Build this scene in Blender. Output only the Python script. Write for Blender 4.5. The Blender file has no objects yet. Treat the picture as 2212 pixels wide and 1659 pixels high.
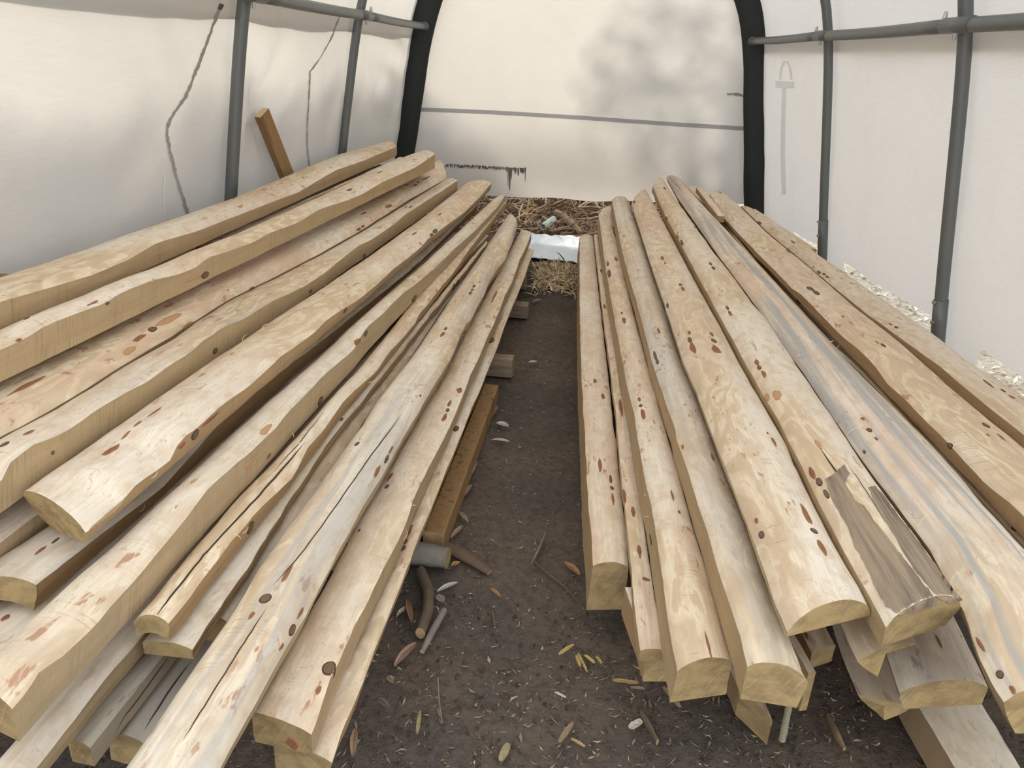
import bpy, bmesh, math, random
import numpy as np
from mathutils import Vector, Matrix, noise
from mathutils.bvhtree import BVHTree
from mathutils.geometry import delaunay_2d_cdt

SC = bpy.context.scene
COL = SC.collection
random.seed(7)
PI = math.pi

# ------------------------------------------------------------------ camera
IW, IH = 2212, 1659
F = 1661.0
CAMH = 1.62
_v = Vector(((1250 - IW / 2) / F, -(118 - IH / 2) / F, -1)).normalized()
_up = Vector((1, -0.047, 0)).cross(_v).normalized()
if _up.y < 0:
    _up = -_up
_xr = _v.cross(_up)
R = Matrix((_xr, _v, _up))                    # camera axes -> world axes
CAM = Vector((0, 0, CAMH))
cam_data = bpy.data.cameras.new('camera')
cam = bpy.data.objects.new('camera', cam_data)
COL.objects.link(cam)
cam.matrix_world = Matrix.Translation(CAM) @ R.to_4x4()
cam_data.sensor_width = 36
cam_data.lens = 36 * F / IW
cam_data.clip_start = 0.02
SC.camera = cam

# ------------------------------------------------------------------ light
SUN_TO = Vector((-0.44, 0.80, 0.37)).normalized()
world = bpy.data.worlds.new('world')
SC.world = world
world.use_nodes = True
bg = world.node_tree.nodes['Background']
bg.inputs[0].default_value = (0.93, 0.97, 1.0, 1)
bg.inputs[1].default_value = 2.2
sun_d = bpy.data.lights.new('sun', 'SUN')
sun_d.energy = 7.8
sun_d.angle = math.radians(3.2)
sun_d.color = (1.0, 0.90, 0.74)
sun = bpy.data.objects.new('sun', sun_d)
COL.objects.link(sun)
sun.rotation_euler = SUN_TO.to_track_quat('Z', 'Y').to_euler()
sun.location = SUN_TO * 20
SC.view_settings.view_transform = 'Standard'
SC.view_settings.look = 'None'
SC.view_settings.exposure = 0.09
SC.view_settings.gamma = 1
SC.view_settings.use_curve_mapping = False
SC.cycles.use_denoising = True
SC.cycles.max_bounces = 10
SC.cycles.diffuse_bounces = 6
SC.cycles.transmission_bounces = 8
SC.cycles.sample_clamp_indirect = 8

# ------------------------------------------------------------------ photo helpers
def ray(px, py):
    return R @ Vector(((px - IW / 2) / F, -(py - IH / 2) / F, -1))

def at_z(px, py, z):
    d = ray(px, py)
    return CAM + d * ((z - CAMH) / d.z)

def at_y(px, py, y):
    d = ray(px, py)
    return CAM + d * (y / d.y)

def at_x(px, py, x):
    d = ray(px, py)
    return CAM + d * (x / d.x)

def at_plane(px, py, a, b):                   # plane z = a + b*y
    d = ray(px, py)
    return CAM + d * ((a - CAMH) / (d.z - b * d.y))

def proj(p):
    c = R.transposed() @ (p - CAM)
    return Vector((IW / 2 + F * c.x / -c.z, IH / 2 - F * c.y / -c.z))

def nz(x, y=0, z=0):
    return noise.noise(Vector((x, y, z)))

# ------------------------------------------------------------------ nodes
class NT:
    def __init__(self, name):
        self.m = bpy.data.materials.new(name)
        self.m.use_nodes = True
        self.t = self.m.node_tree
        self.t.nodes.clear()
        self.out = self.t.nodes.new('ShaderNodeOutputMaterial')
    def n(self, typ, **kw):
        nd = self.t.nodes.new(typ)
        for k, v in kw.items():
            setattr(nd, k, v)
        return nd
    def put(self, sock, v):
        if v is None:
            return
        if isinstance(v, bpy.types.NodeSocket):
            self.t.links.new(v, sock)
        else:
            sock.default_value = v
    def math(self, op, a, b=None, c=None, clamp=False):
        nd = self.n('ShaderNodeMath', operation=op, use_clamp=clamp)
        self.put(nd.inputs[0], a); self.put(nd.inputs[1], b); self.put(nd.inputs[2], c)
        return nd.outputs[0]
    def vmul(self, a, v):
        nd = self.n('ShaderNodeVectorMath', operation='MULTIPLY')
        self.put(nd.inputs[0], a); self.put(nd.inputs[1], v)
        return nd.outputs[0]
    def vadd(self, a, v):
        nd = self.n('ShaderNodeVectorMath', operation='ADD')
        self.put(nd.inputs[0], a); self.put(nd.inputs[1], v)
        return nd.outputs[0]
    def noise(self, vec, scale=1, detail=2, rough=.5, dist=0):
        nd = self.n('ShaderNodeTexNoise')
        self.put(nd.inputs['Vector'], vec)
        nd.inputs['Scale'].default_value = scale
        nd.inputs['Detail'].default_value = detail
        nd.inputs['Roughness'].default_value = rough
        nd.inputs['Distortion'].default_value = dist
        return nd.outputs[0]
    def ramp(self, f, stops, mode='LINEAR'):
        nd = self.n('ShaderNodeValToRGB')
        cr = nd.color_ramp
        cr.interpolation = mode
        while len(cr.elements) < len(stops):
            cr.elements.new(0.5)
        for e, (p, c) in zip(cr.elements, stops):
            e.position = p
            e.color = (c, c, c, 1) if not hasattr(c, '__len__') else (*c, 1)
        self.put(nd.inputs[0], f)
        return nd.outputs[0]
    def mix(self, f, a, b, mode='MIX'):
        nd = self.n('ShaderNodeMixRGB', blend_type=mode)
        self.put(nd.inputs[0], f)
        self.put(nd.inputs[1], a if isinstance(a, bpy.types.NodeSocket) else (*a, 1))
        self.put(nd.inputs[2], b if isinstance(b, bpy.types.NodeSocket) else (*b, 1))
        return nd.outputs[0]
    def attr(self, name, which='Vector'):
        nd = self.n('ShaderNodeAttribute', attribute_name=name)
        return nd.outputs[which]
    def bump(self, h, strength=.3, dist=.005):
        nd = self.n('ShaderNodeBump')
        nd.inputs['Strength'].default_value = strength
        nd.inputs['Distance'].default_value = dist
        self.put(nd.inputs['Height'], h)
        return nd.outputs[0]
    def principled(self, color, rough=.8, normal=None, metal=0, spec=.3):
        nd = self.n('ShaderNodeBsdfPrincipled')
        self.put(nd.inputs['Base Color'], color if isinstance(color, bpy.types.NodeSocket) else (*color, 1))
        self.put(nd.inputs['Roughness'], rough)
        nd.inputs['Metallic'].default_value = metal
        nd.inputs['Specular IOR Level'].default_value = spec
        self.put(nd.inputs['Normal'], normal)
        self.t.links.new(nd.outputs[0], self.out.inputs[0])
        return self.m

def plain(name, color, rough=.8, metal=0, spec=.3, var=.15, scale=20):
    k = NT(name)
    co = k.n('ShaderNodeTexCoord').outputs['Object']
    f = k.noise(co, scale, 4, .6)
    c = k.mix(f, [x * (1 - var) for x in color], [min(1, x * (1 + var)) for x in color])
    return k.principled(c, rough, k.bump(f, .2, .002), metal, spec)

def make_peeled():
    k = NT('peeled_wood')
    P = k.attr('lc')
    info = k.n('ShaderNodeObjectInfo').outputs['Color']
    sep = k.n('ShaderNodeSeparateColor'); k.put(sep.inputs[0], info)
    stain, pink, grey = sep.outputs[0], sep.outputs[1], sep.outputs[2]
    f = k.noise(k.vmul(P, (11, 2.6, 1)), 1, 3, .5, .5)
    f2 = k.noise(k.vmul(P, (26, 5.5, 1.7)), 1, 3, .55, .8)
    big = k.noise(k.vmul(P, (4, 0.9, 2.3)), 1, 2, .5)
    # peeled layers: level sets of a stretched noise
    lay = k.math('FRACT', k.math('MULTIPLY', k.math('ADD', f, k.math('MULTIPLY', f2, .18)), 6.0))
    tone = k.ramp(lay, [(0.0, (.80, .685, .485)), (.30, (.74, .60, .40)), (.55, (.60, .465, .295)), (.90, (.66, .515, .335)), (1, (.82, .71, .52))])
    tone = k.mix(k.ramp(big, [(.42, 0), (.60, 1)]), tone, (.80, .72, .575))
    pk = k.math('MULTIPLY', k.ramp(k.noise(k.vmul(P, (9, 1.1, 3.1)), 1, 3, .6), [(.43, 0), (.60, 1)]), pink)
    tone = k.mix(k.math('MULTIPLY', pk, .75), tone, (.63, .42, .29))
    # thin contour lines
    lay2 = k.math('FRACT', k.math('MULTIPLY', k.math('ADD', f2, k.math('MULTIPLY', f, .8)), 7.0))
    line = k.ramp(lay2, [(.0, .9), (.05, 0), (.95, 0), (1, .9)])
    line = k.math('MULTIPLY', line, k.ramp(k.noise(k.vmul(P, (7, 3, 5)), 1, 2), [(.40, .1), (.60, .75)]))
    tone = k.mix(line, tone, (.45, .28, .145))
    # fine grain
    g = k.noise(k.vmul(P, (170, 5, 9)), 1, 3, .6)
    tone = k.mix(k.ramp(g, [(.35, .22), (.6, 0)]), tone, (.5, .34, .19))
    # darker tan blotches of the drawknife
    bl = k.noise(k.vmul(P, (30, 16, 7)), 1, 3, .6)
    tone = k.mix(k.ramp(bl, [(.48, 0), (.66, .5)]), tone, (.58, .425, .265))
    # transverse chatter
    ch = k.noise(k.vmul(P, (16, 190, 4)), 1, 1)
    chm = k.ramp(k.noise(k.vmul(P, (12, 4, 8)), 1, 2), [(.56, 0), (.66, 1)])
    cht = k.math('MULTIPLY', k.ramp(ch, [(.60, 0), (.70, .4)]), chm)
    tone = k.mix(cht, tone, (.36, .22, .12))
    # red inner bark flecks
    fl = k.noise(k.vmul(P, (40, 11, 12)), 1, 3, .65)
    flm = k.math('MULTIPLY', k.ramp(fl, [(.60, 0), (.66, .8)]), k.ramp(k.noise(k.vmul(P, (8, 2, 15)), 1, 1), [(.48, 0), (.6, 1)]))
    tone = k.mix(flm, tone, (.40, .18, .09))
    # blue stain running along the grain
    bs = k.noise(k.vmul(P, (26, .55, 6)), 1, 3, .6)
    bsm = k.math('MULTIPLY', k.ramp(bs, [(.47, 0), (.60, 1)]), stain)
    tone = k.mix(k.math('MULTIPLY', bsm, .8), tone, (.36, .36, .345))
    tone = k.mix(1, tone, (.94, .95, 1.0), 'MULTIPLY')
    tone = k.mix(grey, tone, (.36, .33, .28))
    h = k.math('ADD', k.math('MULTIPLY', lay, .3), k.math('ADD', k.math('MULTIPLY', bl, .8), k.math('MULTIPLY', g, .25)))
    return k.principled(tone, .62, k.bump(h, .35, .003), 0, .25)

def make_sawn():
    k = NT('sawn_wood')
    P = k.attr('lc')
    sep = k.n('ShaderNodeSeparateColor'); k.put(sep.inputs[0], k.n('ShaderNodeObjectInfo').outputs['Color'])
    warm, grey = sep.outputs[1], sep.outputs[2]
    a = k.noise(k.vmul(P, (60, 4, 1)), 1, 4, .6)
    c = k.mix(a, (.37, .265, .145), (.50, .385, .235))
    c = k.mix(k.math('MULTIPLY', warm, .8), c, (.37, .205, .09))
    # saw marks across the face, leaning a little
    sv = k.n('ShaderNodeMapping'); k.put(sv.inputs[0], P); sv.inputs['Rotation'].default_value = (0, 0, .35)
    s = k.noise(k.vmul(sv.outputs[0], (5, 150, 1)), 1, 2, .7)
    b = k.noise(k.vmul(P, (3, 9, 3)), 1, 2)
    s2 = k.math('MULTIPLY', k.ramp(s, [(.5, 0), (.66, .55)]), k.ramp(b, [(.42, .15), (.62, 1)]))
    c = k.mix(s2, c, (.25, .175, .105))
    sp = k.noise(k.vmul(P, (150, 110, 5)), 1, 2, .7)
    c = k.mix(k.ramp(sp, [(.62, 0), (.72, .5)]), c, (.27, .17, .09))
    c = k.mix(grey, c, (.33, .31, .26))
    return k.principled(c, .8, k.bump(k.math('ADD', s, sp), .3, .002), 0, .2)

def make_end():
    k = NT('end_grain')
    P = k.attr('lc')
    sep = k.n('ShaderNodeSeparateXYZ'); k.put(sep.inputs[0], P)
    wob = k.noise(k.vmul(P, (14, 14, 1)), 1, 2)
    r = k.math('SQRT', k.math('ADD', k.math('POWER', sep.outputs[0], 2), k.math('POWER', k.math('ADD', sep.outputs[1], .07), 2)))
    ring = k.math('FRACT', k.math('MULTIPLY', k.math('ADD', r, k.math('MULTIPLY', wob, .030)), 95))
    c = k.mix(k.ramp(ring, [(0, .35), (.25, 0), (.8, 0), (1, .35)]), (.37, .265, .130), (.30, .20, .088))
    d = k.noise(k.vmul(P, (22, 34, 3)), 1, 4, .6)
    c = k.mix(k.ramp(d, [(.42, 0), (.62, .8)]), c, (.235, .165, .085))
    st = k.n('ShaderNodeMapping'); k.put(st.inputs[0], P); st.inputs['Rotation'].default_value = (0, 0, .5)
    s = k.noise(k.vmul(st.outputs[0], (160, 14, 1)), 1, 2, .7)
    c = k.mix(k.ramp(s, [(.55, 0), (.75, .35)]), c, (.55, .44, .25))
    return k.principled(c, .85, k.bump(s, .4, .002), 0, .15)

def make_knot():
    k = NT('knot_wood')
    r = k.attr('kr', 'Fac')
    co = k.n('ShaderNodeTexCoord').outputs['Object']
    n1 = k.noise(co, 170, 3, .6)
    c = k.mix(n1, (.115, .068, .04), (.22, .14, .085))
    ring = k.math('FRACT', k.math('MULTIPLY', r, 4))
    c = k.mix(k.ramp(ring, [(0, .4), (.4, 0), (1, .4)]), c, (.09, .05, .03))
    c = k.mix(k.ramp(r, [(.74, 0), (.86, .9), (1, .9)]), c, (.055, .03, .018))
    return k.principled(c, .7, k.bump(n1, .4, .002), 0, .3)

def make_scar():
    k = NT('inner_bark')
    r = k.attr('kr', 'Fac')
    co = k.n('ShaderNodeTexCoord').outputs['Object']
    n1 = k.noise(k.vmul(co, (120, 35, 120)), 1, 3, .6)
    sep = k.n('ShaderNodeSeparateColor'); k.put(sep.inputs[0], k.n('ShaderNodeObjectInfo').outputs['Color'])
    c = k.mix(n1, (.15, .055, .03), (.36, .17, .09))
    c = k.mix(sep.outputs[0], c, (.55, .33, .18))
    c = k.mix(k.ramp(r, [(.7, 0), (1, .5)]), c, (.40, .22, .12))
    return k.principled(c, .8, k.bump(n1, .5, .002), 0, .2)

def make_tarp(name, tint, tr=.26, df=.42):
    k = NT(name)
    co = k.n('ShaderNodeTexCoord').outputs['Object']
    weave = k.noise(k.vmul(co, (9, 160, 160)), 1, 2, .6)
    weave2 = k.noise(k.vmul(co, (160, 7, 160)), 1, 2, .6)
    w = k.math('ADD', k.math('MULTIPLY', weave, .5), k.math('MULTIPLY', weave2, .5))
    dirt = k.noise(co, 1.7, 5, .65)
    base = k.mix(k.ramp(w, [(.35, 0), (.65, 1)]), [x * .93 for x in tint], tint)
    base = k.mix(k.ramp(dirt, [(.5, 0), (.75, .35)]), base, [x * y for x, y in zip(tint, (.86, .83, .78))])
    cr = k.noise(k.vmul(co, (2.2, .7, 2.6)), 1, 3, .5, .3)
    bmp = k.bump(k.math('ADD', cr, k.math('MULTIPLY', w, .02)), .25, .05)
    d = k.n('ShaderNodeBsdfDiffuse'); t = k.n('ShaderNodeBsdfTranslucent')
    k.put(d.inputs[0], k.mix(1, base, (df,) * 3, 'MULTIPLY')); k.put(d.inputs['Normal'], bmp)
    k.put(t.inputs[0], k.mix(1, base, (tr,) * 3, 'MULTIPLY')); k.put(t.inputs['Normal'], bmp)
    a = k.n('ShaderNodeAddShader')
    k.t.links.new(d.outputs[0], a.inputs[0]); k.t.links.new(t.outputs[0], a.inputs[1])
    k.t.links.new(a.outputs[0], k.out.inputs[0])
    return k.m

def make_dirt():
    k = NT('bare_earth')
    co = k.n('ShaderNodeTexCoord').outputs['Object']
    a = k.noise(co, 1.6, 5, .6)
    b = k.noise(co, 34, 6, .72)
    c = k.mix(k.ramp(a, [(.38, 0), (.62, 1)]), (.125, .105, .092), (.19, .145, .112))
    c = k.mix(k.ramp(b, [(.45, 0), (.75, .85)]), c, (.055, .045, .038))
    s = k.noise(k.vmul(co, (230, 90, 1)), 1, 3, .7)
    c = k.mix(k.ramp(s, [(.60, 0), (.70, .6)]), c, (.24, .165, .105))
    s2 = k.noise(k.vmul(co, (90, 260, 1)), 1, 3, .7)
    c = k.mix(k.ramp(s2, [(.62, 0), (.72, .6)]), c, (.19, .135, .10))
    w = k.noise(co, 420, 1, .5)
    c = k.mix(k.ramp(w, [(.73, 0), (.78, .6)]), c, (.45, .40, .33))
    sx_ = k.n('ShaderNodeSeparateXYZ'); k.put(sx_.inputs[0], co)
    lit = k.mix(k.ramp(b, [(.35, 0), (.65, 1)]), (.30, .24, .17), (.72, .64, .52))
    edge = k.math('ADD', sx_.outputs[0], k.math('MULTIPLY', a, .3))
    c = k.mix(k.ramp(k.math('MULTIPLY', edge, .25), [(.45, 0), (.50, 1)]), c, lit)     # dry leaves outside the right wall, paled in place of sunlight
    return k.principled(c, .95, k.bump(k.math('ADD', b, k.math('MULTIPLY', s, .4)), .9, .02), 0, .1)

def make_vcol(name, rough=.85):
    k = NT(name)
    c = k.attr('vc', 'Color')
    co = k.n('ShaderNodeTexCoord').outputs['Object']
    f = k.noise(co, 220, 2, .6)
    c = k.mix(k.ramp(f, [(.4, .35), (.6, 0)]), c, (.12, .08, .05))
    return k.principled(c, rough, None, 0, .2)

M_PEEL, M_SAWN, M_END, M_KNOT, M_SCAR = make_peeled(), make_sawn(), make_end(), make_knot(), make_scar()
M_TARP = make_tarp('white_tarp', (1.0, .965, .925))
M_TARPB = make_tarp('white_tarp_end', (1.0, .97, .93), .195, .42)
M_SEAM = make_tarp('tarp_seam_tape', (.62, .63, .66), .5, .3)
M_BLACKMARK = plain('tarp_black_mark', (.10, .095, .09), .9, var=.5, scale=60)
M_GREYLINE = plain('tarp_grey_line', (.36, .34, .32), .9, var=.3, scale=60)
M_STEEL = plain('grey_painted_steel', (.135, .145, .145), .42, .25, .5, .12, 8)
M_STEELD = plain('dark_grey_steel', (.085, .092, .092), .45, .25, .5, .12, 8)
M_BOLT = plain('zinc_bolt', (.45, .45, .44), .35, .8, .5)
M_BLACK = plain('black_sleeve', (.012, .014, .014), .55, 0, .4, .4, 25)
M_DIRT = make_dirt()
M_CRACK = plain('crack_shadow', (.045, .03, .02), .95)
M_GREYWOOD = None
M_CHIP = make_vcol('wood_litter')
M_STRAW = make_vcol('straw')
M_BARK = plain('grey_bark', (.20, .18, .155), .9, 0, .2, .45, 30)
M_BROWNSTICK = plain('brown_stick', (.12, .085, .06), .9, 0, .2, .35, 30)
M_SHEET = plain('plastic_sheeting', (.76, .86, 1.0), .35, 0, .5, .06, 5)
M_PIPE = plain('pale_green_pipe', (.50, .60, .55), .5, 0, .4, .1)
M_LEAF = make_vcol('dry_leaf', .7)
M_HEDGE = plain('hedge_foliage', (.05, .075, .03), .9, 0, .2, .4, 9)

def make_grey():
    k = NT('weathered_wood')
    P = k.attr('lc')
    g = k.noise(k.vmul(P, (130, 5, 2)), 1, 4, .65)
    c = k.mix(k.ramp(g, [(.3, 0), (.7, 1)]), (.13, .10, .075), (.34, .27, .20))
    b = k.noise(k.vmul(P, (30, 3, 2)), 1, 2)
    c = k.mix(k.ramp(b, [(.5, 0), (.7, .6)]), c, (.40, .31, .21))
    return k.principled(c, .9, k.bump(g, .7, .003), 0, .15)
M_GREYWOOD = make_grey()
def make_board():
    k = NT('brown_board')
    co = k.n('ShaderNodeTexCoord').outputs['Object']
    g = k.noise(k.vmul(co, (60, 60, 3)), 1, 4, .6)
    c = k.mix(g, (.19, .105, .045), (.36, .225, .105))
    d = k.noise(k.vmul(co, (28, 28, 1.3)), 1, 3, .6)
    c = k.mix(k.ramp(d, [(.55, 0), (.68, .8)]), c, (.085, .045, .02))
    return k.principled(c, .75, k.bump(g, .3, .002), 0, .2)
M_BOARD = make_board()

# ------------------------------------------------------------------ object helpers
def link(name, verts, faces, mat, parent=None, smooth=False, attrs=None, origin=None, color=None):
    me = bpy.data.meshes.new(name)
    o3 = Vector(origin) if origin is not None else Vector((0, 0, 0))
    me.from_pydata([tuple(Vector(v) - o3) for v in verts], [], faces)
    me.materials.append(mat)
    if smooth:
        me.polygons.foreach_set('use_smooth', [True] * len(me.polygons))
    if attrs:
        for an, (typ, vals) in attrs.items():
            at = me.attributes.new(an, typ, 'POINT')
            if typ == 'FLOAT':
                at.data.foreach_set('value', np.array(vals, dtype=np.float32))
            elif typ == 'FLOAT_VECTOR':
                at.data.foreach_set('vector', np.array(vals, dtype=np.float32).ravel())
            elif typ == 'FLOAT_COLOR':
                at.data.foreach_set('color', np.array(vals, dtype=np.float32).ravel())
    me.update()
    ob = bpy.data.objects.new(name, me)
    COL.objects.link(ob)
    if parent is not None:
        ob.parent = parent
    elif origin is not None:
        ob.location = o3
    if color is not None:
        ob.color = color
    return ob

def tag(o, label, cat, group=None, kind=None):
    if kind:
        o['kind'] = kind
    if label:
        o['label'] = label
    if cat:
        o['category'] = cat
    if group:
        o['group'] = group
    return o

def empty(name, loc, label, cat, group=None):
    o = bpy.data.objects.new(name, None)
    COL.objects.link(o)
    o.location = loc
    o.empty_display_size = .1
    return tag(o, label, cat, group)

def tube(path, rad, seg=12, caps=True, squash=None):
    """verts, faces of a tube along path; rad number or list; squash=(a,b) radii factors"""
    pts = [Vector(p) for p in path]
    n = len(pts)
    rads = rad if hasattr(rad, '__len__') else [rad] * n
    V, Fc = [], []
    ref = None
    for i, p in enumerate(pts):
        t = (pts[min(i + 1, n - 1)] - pts[max(i - 1, 0)]).normalized()
        if ref is None:
            ref = Vector((0, 1, 0)) if abs(t.y) < .8 else Vector((0, 0, 1))
        u = (ref - t * ref.dot(t)).normalized()
        ref = u
        w = t.cross(u)
        a, b = squash if squash else (1, 1)
        for j in range(seg):
            th = 2 * PI * j / seg
            V.append(p + u * (rads[i] * a * math.cos(th)) + w * (rads[i] * b * math.sin(th)))
    for i in range(n - 1):
        for j in range(seg):
            k = (j + 1) % seg
            Fc.append((i * seg + j, i * seg + k, (i + 1) * seg + k, (i + 1) * seg + j))
    if caps:
        Fc.append(tuple(range(seg - 1, -1, -1)))
        Fc.append(tuple(range((n - 1) * seg, n * seg)))
    return V, Fc

def join(parts):
    V, Fc = [], []
    for v, f in parts:
        o = len(V)
        V += list(v)
        Fc += [tuple(i + o for i in q) for q in f]
    return V, Fc

def box(c, sx, sy, sz, rot=None):
    V = []
    for dx in (-1, 1):
        for dy in (-1, 1):
            for dz in (-1, 1):
                p = Vector((dx * sx / 2, dy * sy / 2, dz * sz / 2))
                if rot is not None:
                    p = rot @ p
                V.append(Vector(c) + p)
    Fc = [(0, 1, 3, 2), (4, 6, 7, 5), (0, 4, 5, 1), (2, 3, 7, 6), (0, 2, 6, 4), (1, 5, 7, 3)]
    return V, Fc

# ------------------------------------------------------------------ shelter
PROF = [(0, 1.86), (.27, 1.825), (.66, 1.755), (1.0, 1.70), (1.4, 1.635), (1.8, 1.565), (2.1, 1.48), (2.35, 1.33), (2.58, 1.08), (2.74, .75), (2.84, .38), (2.87, 0)]
XC = .06
PZ = [p[0] for p in PROF]; PX = [p[1] for p in PROF]
def prof_x(z):
    return float(np.interp(z, PZ, PX))
YFRONT = .95
YB = 7.9                                       # back arch
RIBS = [3.72, 5.67]

def smooth_profile(n=70, z0=0.0):
    """points (x,z) from left foot over the top to the right foot"""
    half = [(-x, z) for z, x in PROF if z >= z0]
    if half[0][1] > z0:
        half = [(-prof_x(z0), z0)] + half
    pts = half + [(-x, z) for x, z in half[-2::-1]]
    P = np.array(pts)
    s = np.concatenate([[0], np.cumsum(np.hypot(*np.diff(P, axis=0).T))])
    ss = np.linspace(0, s[-1], n)
    x = np.interp(ss, s, P[:, 0]); z = np.interp(ss, s, P[:, 1])
    for _ in range(3):
        x[1:-1] = (x[:-2] + 2 * x[1:-1] + x[2:]) / 4
        z[1:-1] = (z[:-2] + 2 * z[1:-1] + z[2:]) / 4
    return [(XC + a, b) for a, b in zip(x, z)]

BOARD_TOP = at_y(565, 243, 4.2)
def sag(y, z, side):
    """in/out offset of the side tarp from the rib line (positive = outward)"""
    d = .045
    ribs = [-2.1, -.15, 1.78] + RIBS + [YB]
    for a, b in zip(ribs[:-1], ribs[1:]):
        if a <= y <= b:
            u = (y - a) / (b - a)
            d += -.03 * math.sin(PI * u) * min(1, z / .6)
    d += .012 * nz(y * 1.6 + 3 * side, z * 2.1, side * 7.7)
    d += .006 * nz(y * 5 + z * 4, z * 3 - y * 2, side * 3.1)
    if side < 0:
        dy, dz = y - BOARD_TOP.y, z - BOARD_TOP.z
        r = math.hypot(dy, dz)
        th = math.atan2(dz, dy)
        d += .085 * math.exp(-(r / .18) ** 2)
        if r < 1.2:
            d += .03 * math.exp(-r / .45) * (.4 + .6 * math.cos(5 * th + .6)) * min(1, r / .12)
        d += .016 * math.exp(-((y - 7.1) / .5) ** 2) * math.sin(z * 21 + y * 3)
    else:
        d += .014 * math.exp(-((y - 7.35) / .35) ** 2) * math.sin(y * 24 + z * 4)
    return d

def right_hem(y):
    if y > 6.6:
        h = .12
    elif 5.28 < y <= 5.75:
        h = .10
    elif 3.38 < y <= 3.85:
        h = .10
    elif y > 2.0:
        h = .34 + (6.6 - y) * .048
    else:
        h = .2
    return h

def side_wall(side):
    ys = np.arange(YFRONT, YB + .06, .06)
    zs_n = 44
    V, Fc = [], []
    if side > 0:
        ys = sorted(set(list(np.round(ys, 3)) + [5.28, 5.275, 3.38, 3.375, 5.75, 5.755, 3.85, 3.855, 6.6, 6.605]))
    for y in ys:
        zb = right_hem(y) if side > 0 else .03
        zb += .012 * nz(y * 4, 1.3, side)
        for j in range(zs_n):
            z = zb + (1.79 - zb) * j / (zs_n - 1)
            x = prof_x(z) + sag(y, z, side)
            V.append((XC + side * x, y, z))
    n = len(ys)
    for i in range(n - 1):
        for j in range(zs_n - 1):
            a = i * zs_n + j
            Fc.append((a, a + zs_n, a + zs_n + 1, a + 1) if side > 0 else (a, a + 1, a + zs_n + 1, a + zs_n))
    return V, Fc

wall_left = link('wall_left', *side_wall(-1), M_TARP, smooth=True); wall_left['kind'] = 'structure'
wall_right = link('wall_right', *side_wall(1), M_TARP, smooth=True); wall_right['kind'] = 'structure'

def roof():
    sp = smooth_profile(60, 1.69)
    ys = np.arange(YFRONT, YB + .06, .15)
    V, Fc = [], []
    m = len(sp)
    for y in ys:
        for i, (x, z) in enumerate(sp):
            c = Vector((x - XC, 0, z - 1.2)).normalized()
            k = .06 + .010 * nz(y * 1.4, i * .25, 4.4)
            V.append((x + c.x * k, y, z + c.z * k))
    for i in range(len(ys) - 1):
        for j in range(m - 1):
            a = i * m + j
            Fc.append((a, a + m, a + m + 1, a + 1))
    return V, Fc
ceiling = link('ceiling', *roof(), M_TARP, smooth=True); ceiling['kind'] = 'structure'

def back_wall():
    sp = smooth_profile(60, 0.0)
    top = {}
    xs = np.linspace(-1.80 + XC, 1.80 + XC, 60)
    V, Fc = [], []
    nzs = 44
    for x in xs:
        # height of the arch at this x
        zt = 2.9
        ax = abs(x - XC)
        zt = float(np.interp(ax, PX[::-1], PZ[::-1]))
        zb = .345 + .02 * math.sin(x * 2.2 + .5) - .02 * math.exp(-((x - .35) / .3) ** 2) + .01 * nz(x * 3, 0, 9)
        zb = min(zb, zt - .02)
        for j in range(nzs):
            z = zb + (zt - zb) * j / (nzs - 1)
            bow = -.42 * math.exp(-((max(z, .3) - .3) / .42) ** 2) * math.exp(-((x - XC) / 1.25) ** 4) + .02 * nz(x * 1.5, z * 1.2, 2.2) + .008 * nz(x * 5, z * 1.7, 6.1)
            V.append((x, YB + bow, z))
    n = len(xs)
    for i in range(n - 1):
        for j in range(nzs - 1):
            a = i * nzs + j
            Fc.append((a, a + nzs, a + nzs + 1, a + 1))
    return V, Fc
_bv, _bf = back_wall()
wall_back = link('wall_back', _bv, _bf, M_TARPB, smooth=True); wall_back['kind'] = 'structure'

# tarp bvh for the marks on it
def bvh_of(*objs):
    V, Fc = [], []
    for o in objs:
        k = len(V)
        V += [o.matrix_world @ v.co for v in o.data.vertices]
        Fc += [tuple(i + k for i in p.vertices) for p in o.data.polygons]
    return BVHTree.FromPolygons(V, Fc)
bpy.context.view_layer.update()
T_BVH = bvh_of(wall_left, wall_right, wall_back)

def on_tarp(px, py, off=.004):
    d = ray(px, py).normalized()
    h, n, i, dist = T_BVH.ray_cast(CAM, d)
    if h is None:
        return None
    if n.dot(d) > 0:
        n = -n
    return h + n * off

def tarp_strip(name, pxs, wpx, mat, parent, jitter=0.0, off=.004):
    """thin strip lying on the tarp along a pixel polyline"""
    pts = []
    for (a, b) in zip(pxs[:-1], pxs[1:]):
        m = max(2, int(math.hypot(b[0] - a[0], b[1] - a[1]) / 6))
        for i in range(m):
            pts.append((a[0] + (b[0] - a[0]) * i / m, a[1] + (b[1] - a[1]) * i / m))
    pts.append(pxs[-1])
    V, Fc = [], []
    for i, (x, y) in enumerate(pts):
        a = pts[max(i - 1, 0)]; b = pts[min(i + 1, len(pts) - 1)]
        t = Vector((b[0] - a[0], b[1] - a[1])).normalized()
        w0 = wpx[0] + (wpx[1] - wpx[0]) * i / (len(pts) - 1) if hasattr(wpx, '__len__') else wpx
        wl = w0 / 2 * (1 + jitter * random.uniform(-1, 1)); wr = w0 / 2 * (1 + jitter * random.uniform(-1, 1))
        p = on_tarp(x - t.y * wl, y + t.x * wl, off); q = on_tarp(x + t.y * wr, y - t.x * wr, off)
        if p is None or q is None:
            continue
        V += [p, q]
    for i in range(len(V) // 2 - 1):
        Fc.append((2 * i, 2 * i + 1, 2 * i + 3, 2 * i + 2))
    return link(name, V, Fc, mat, parent)

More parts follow.
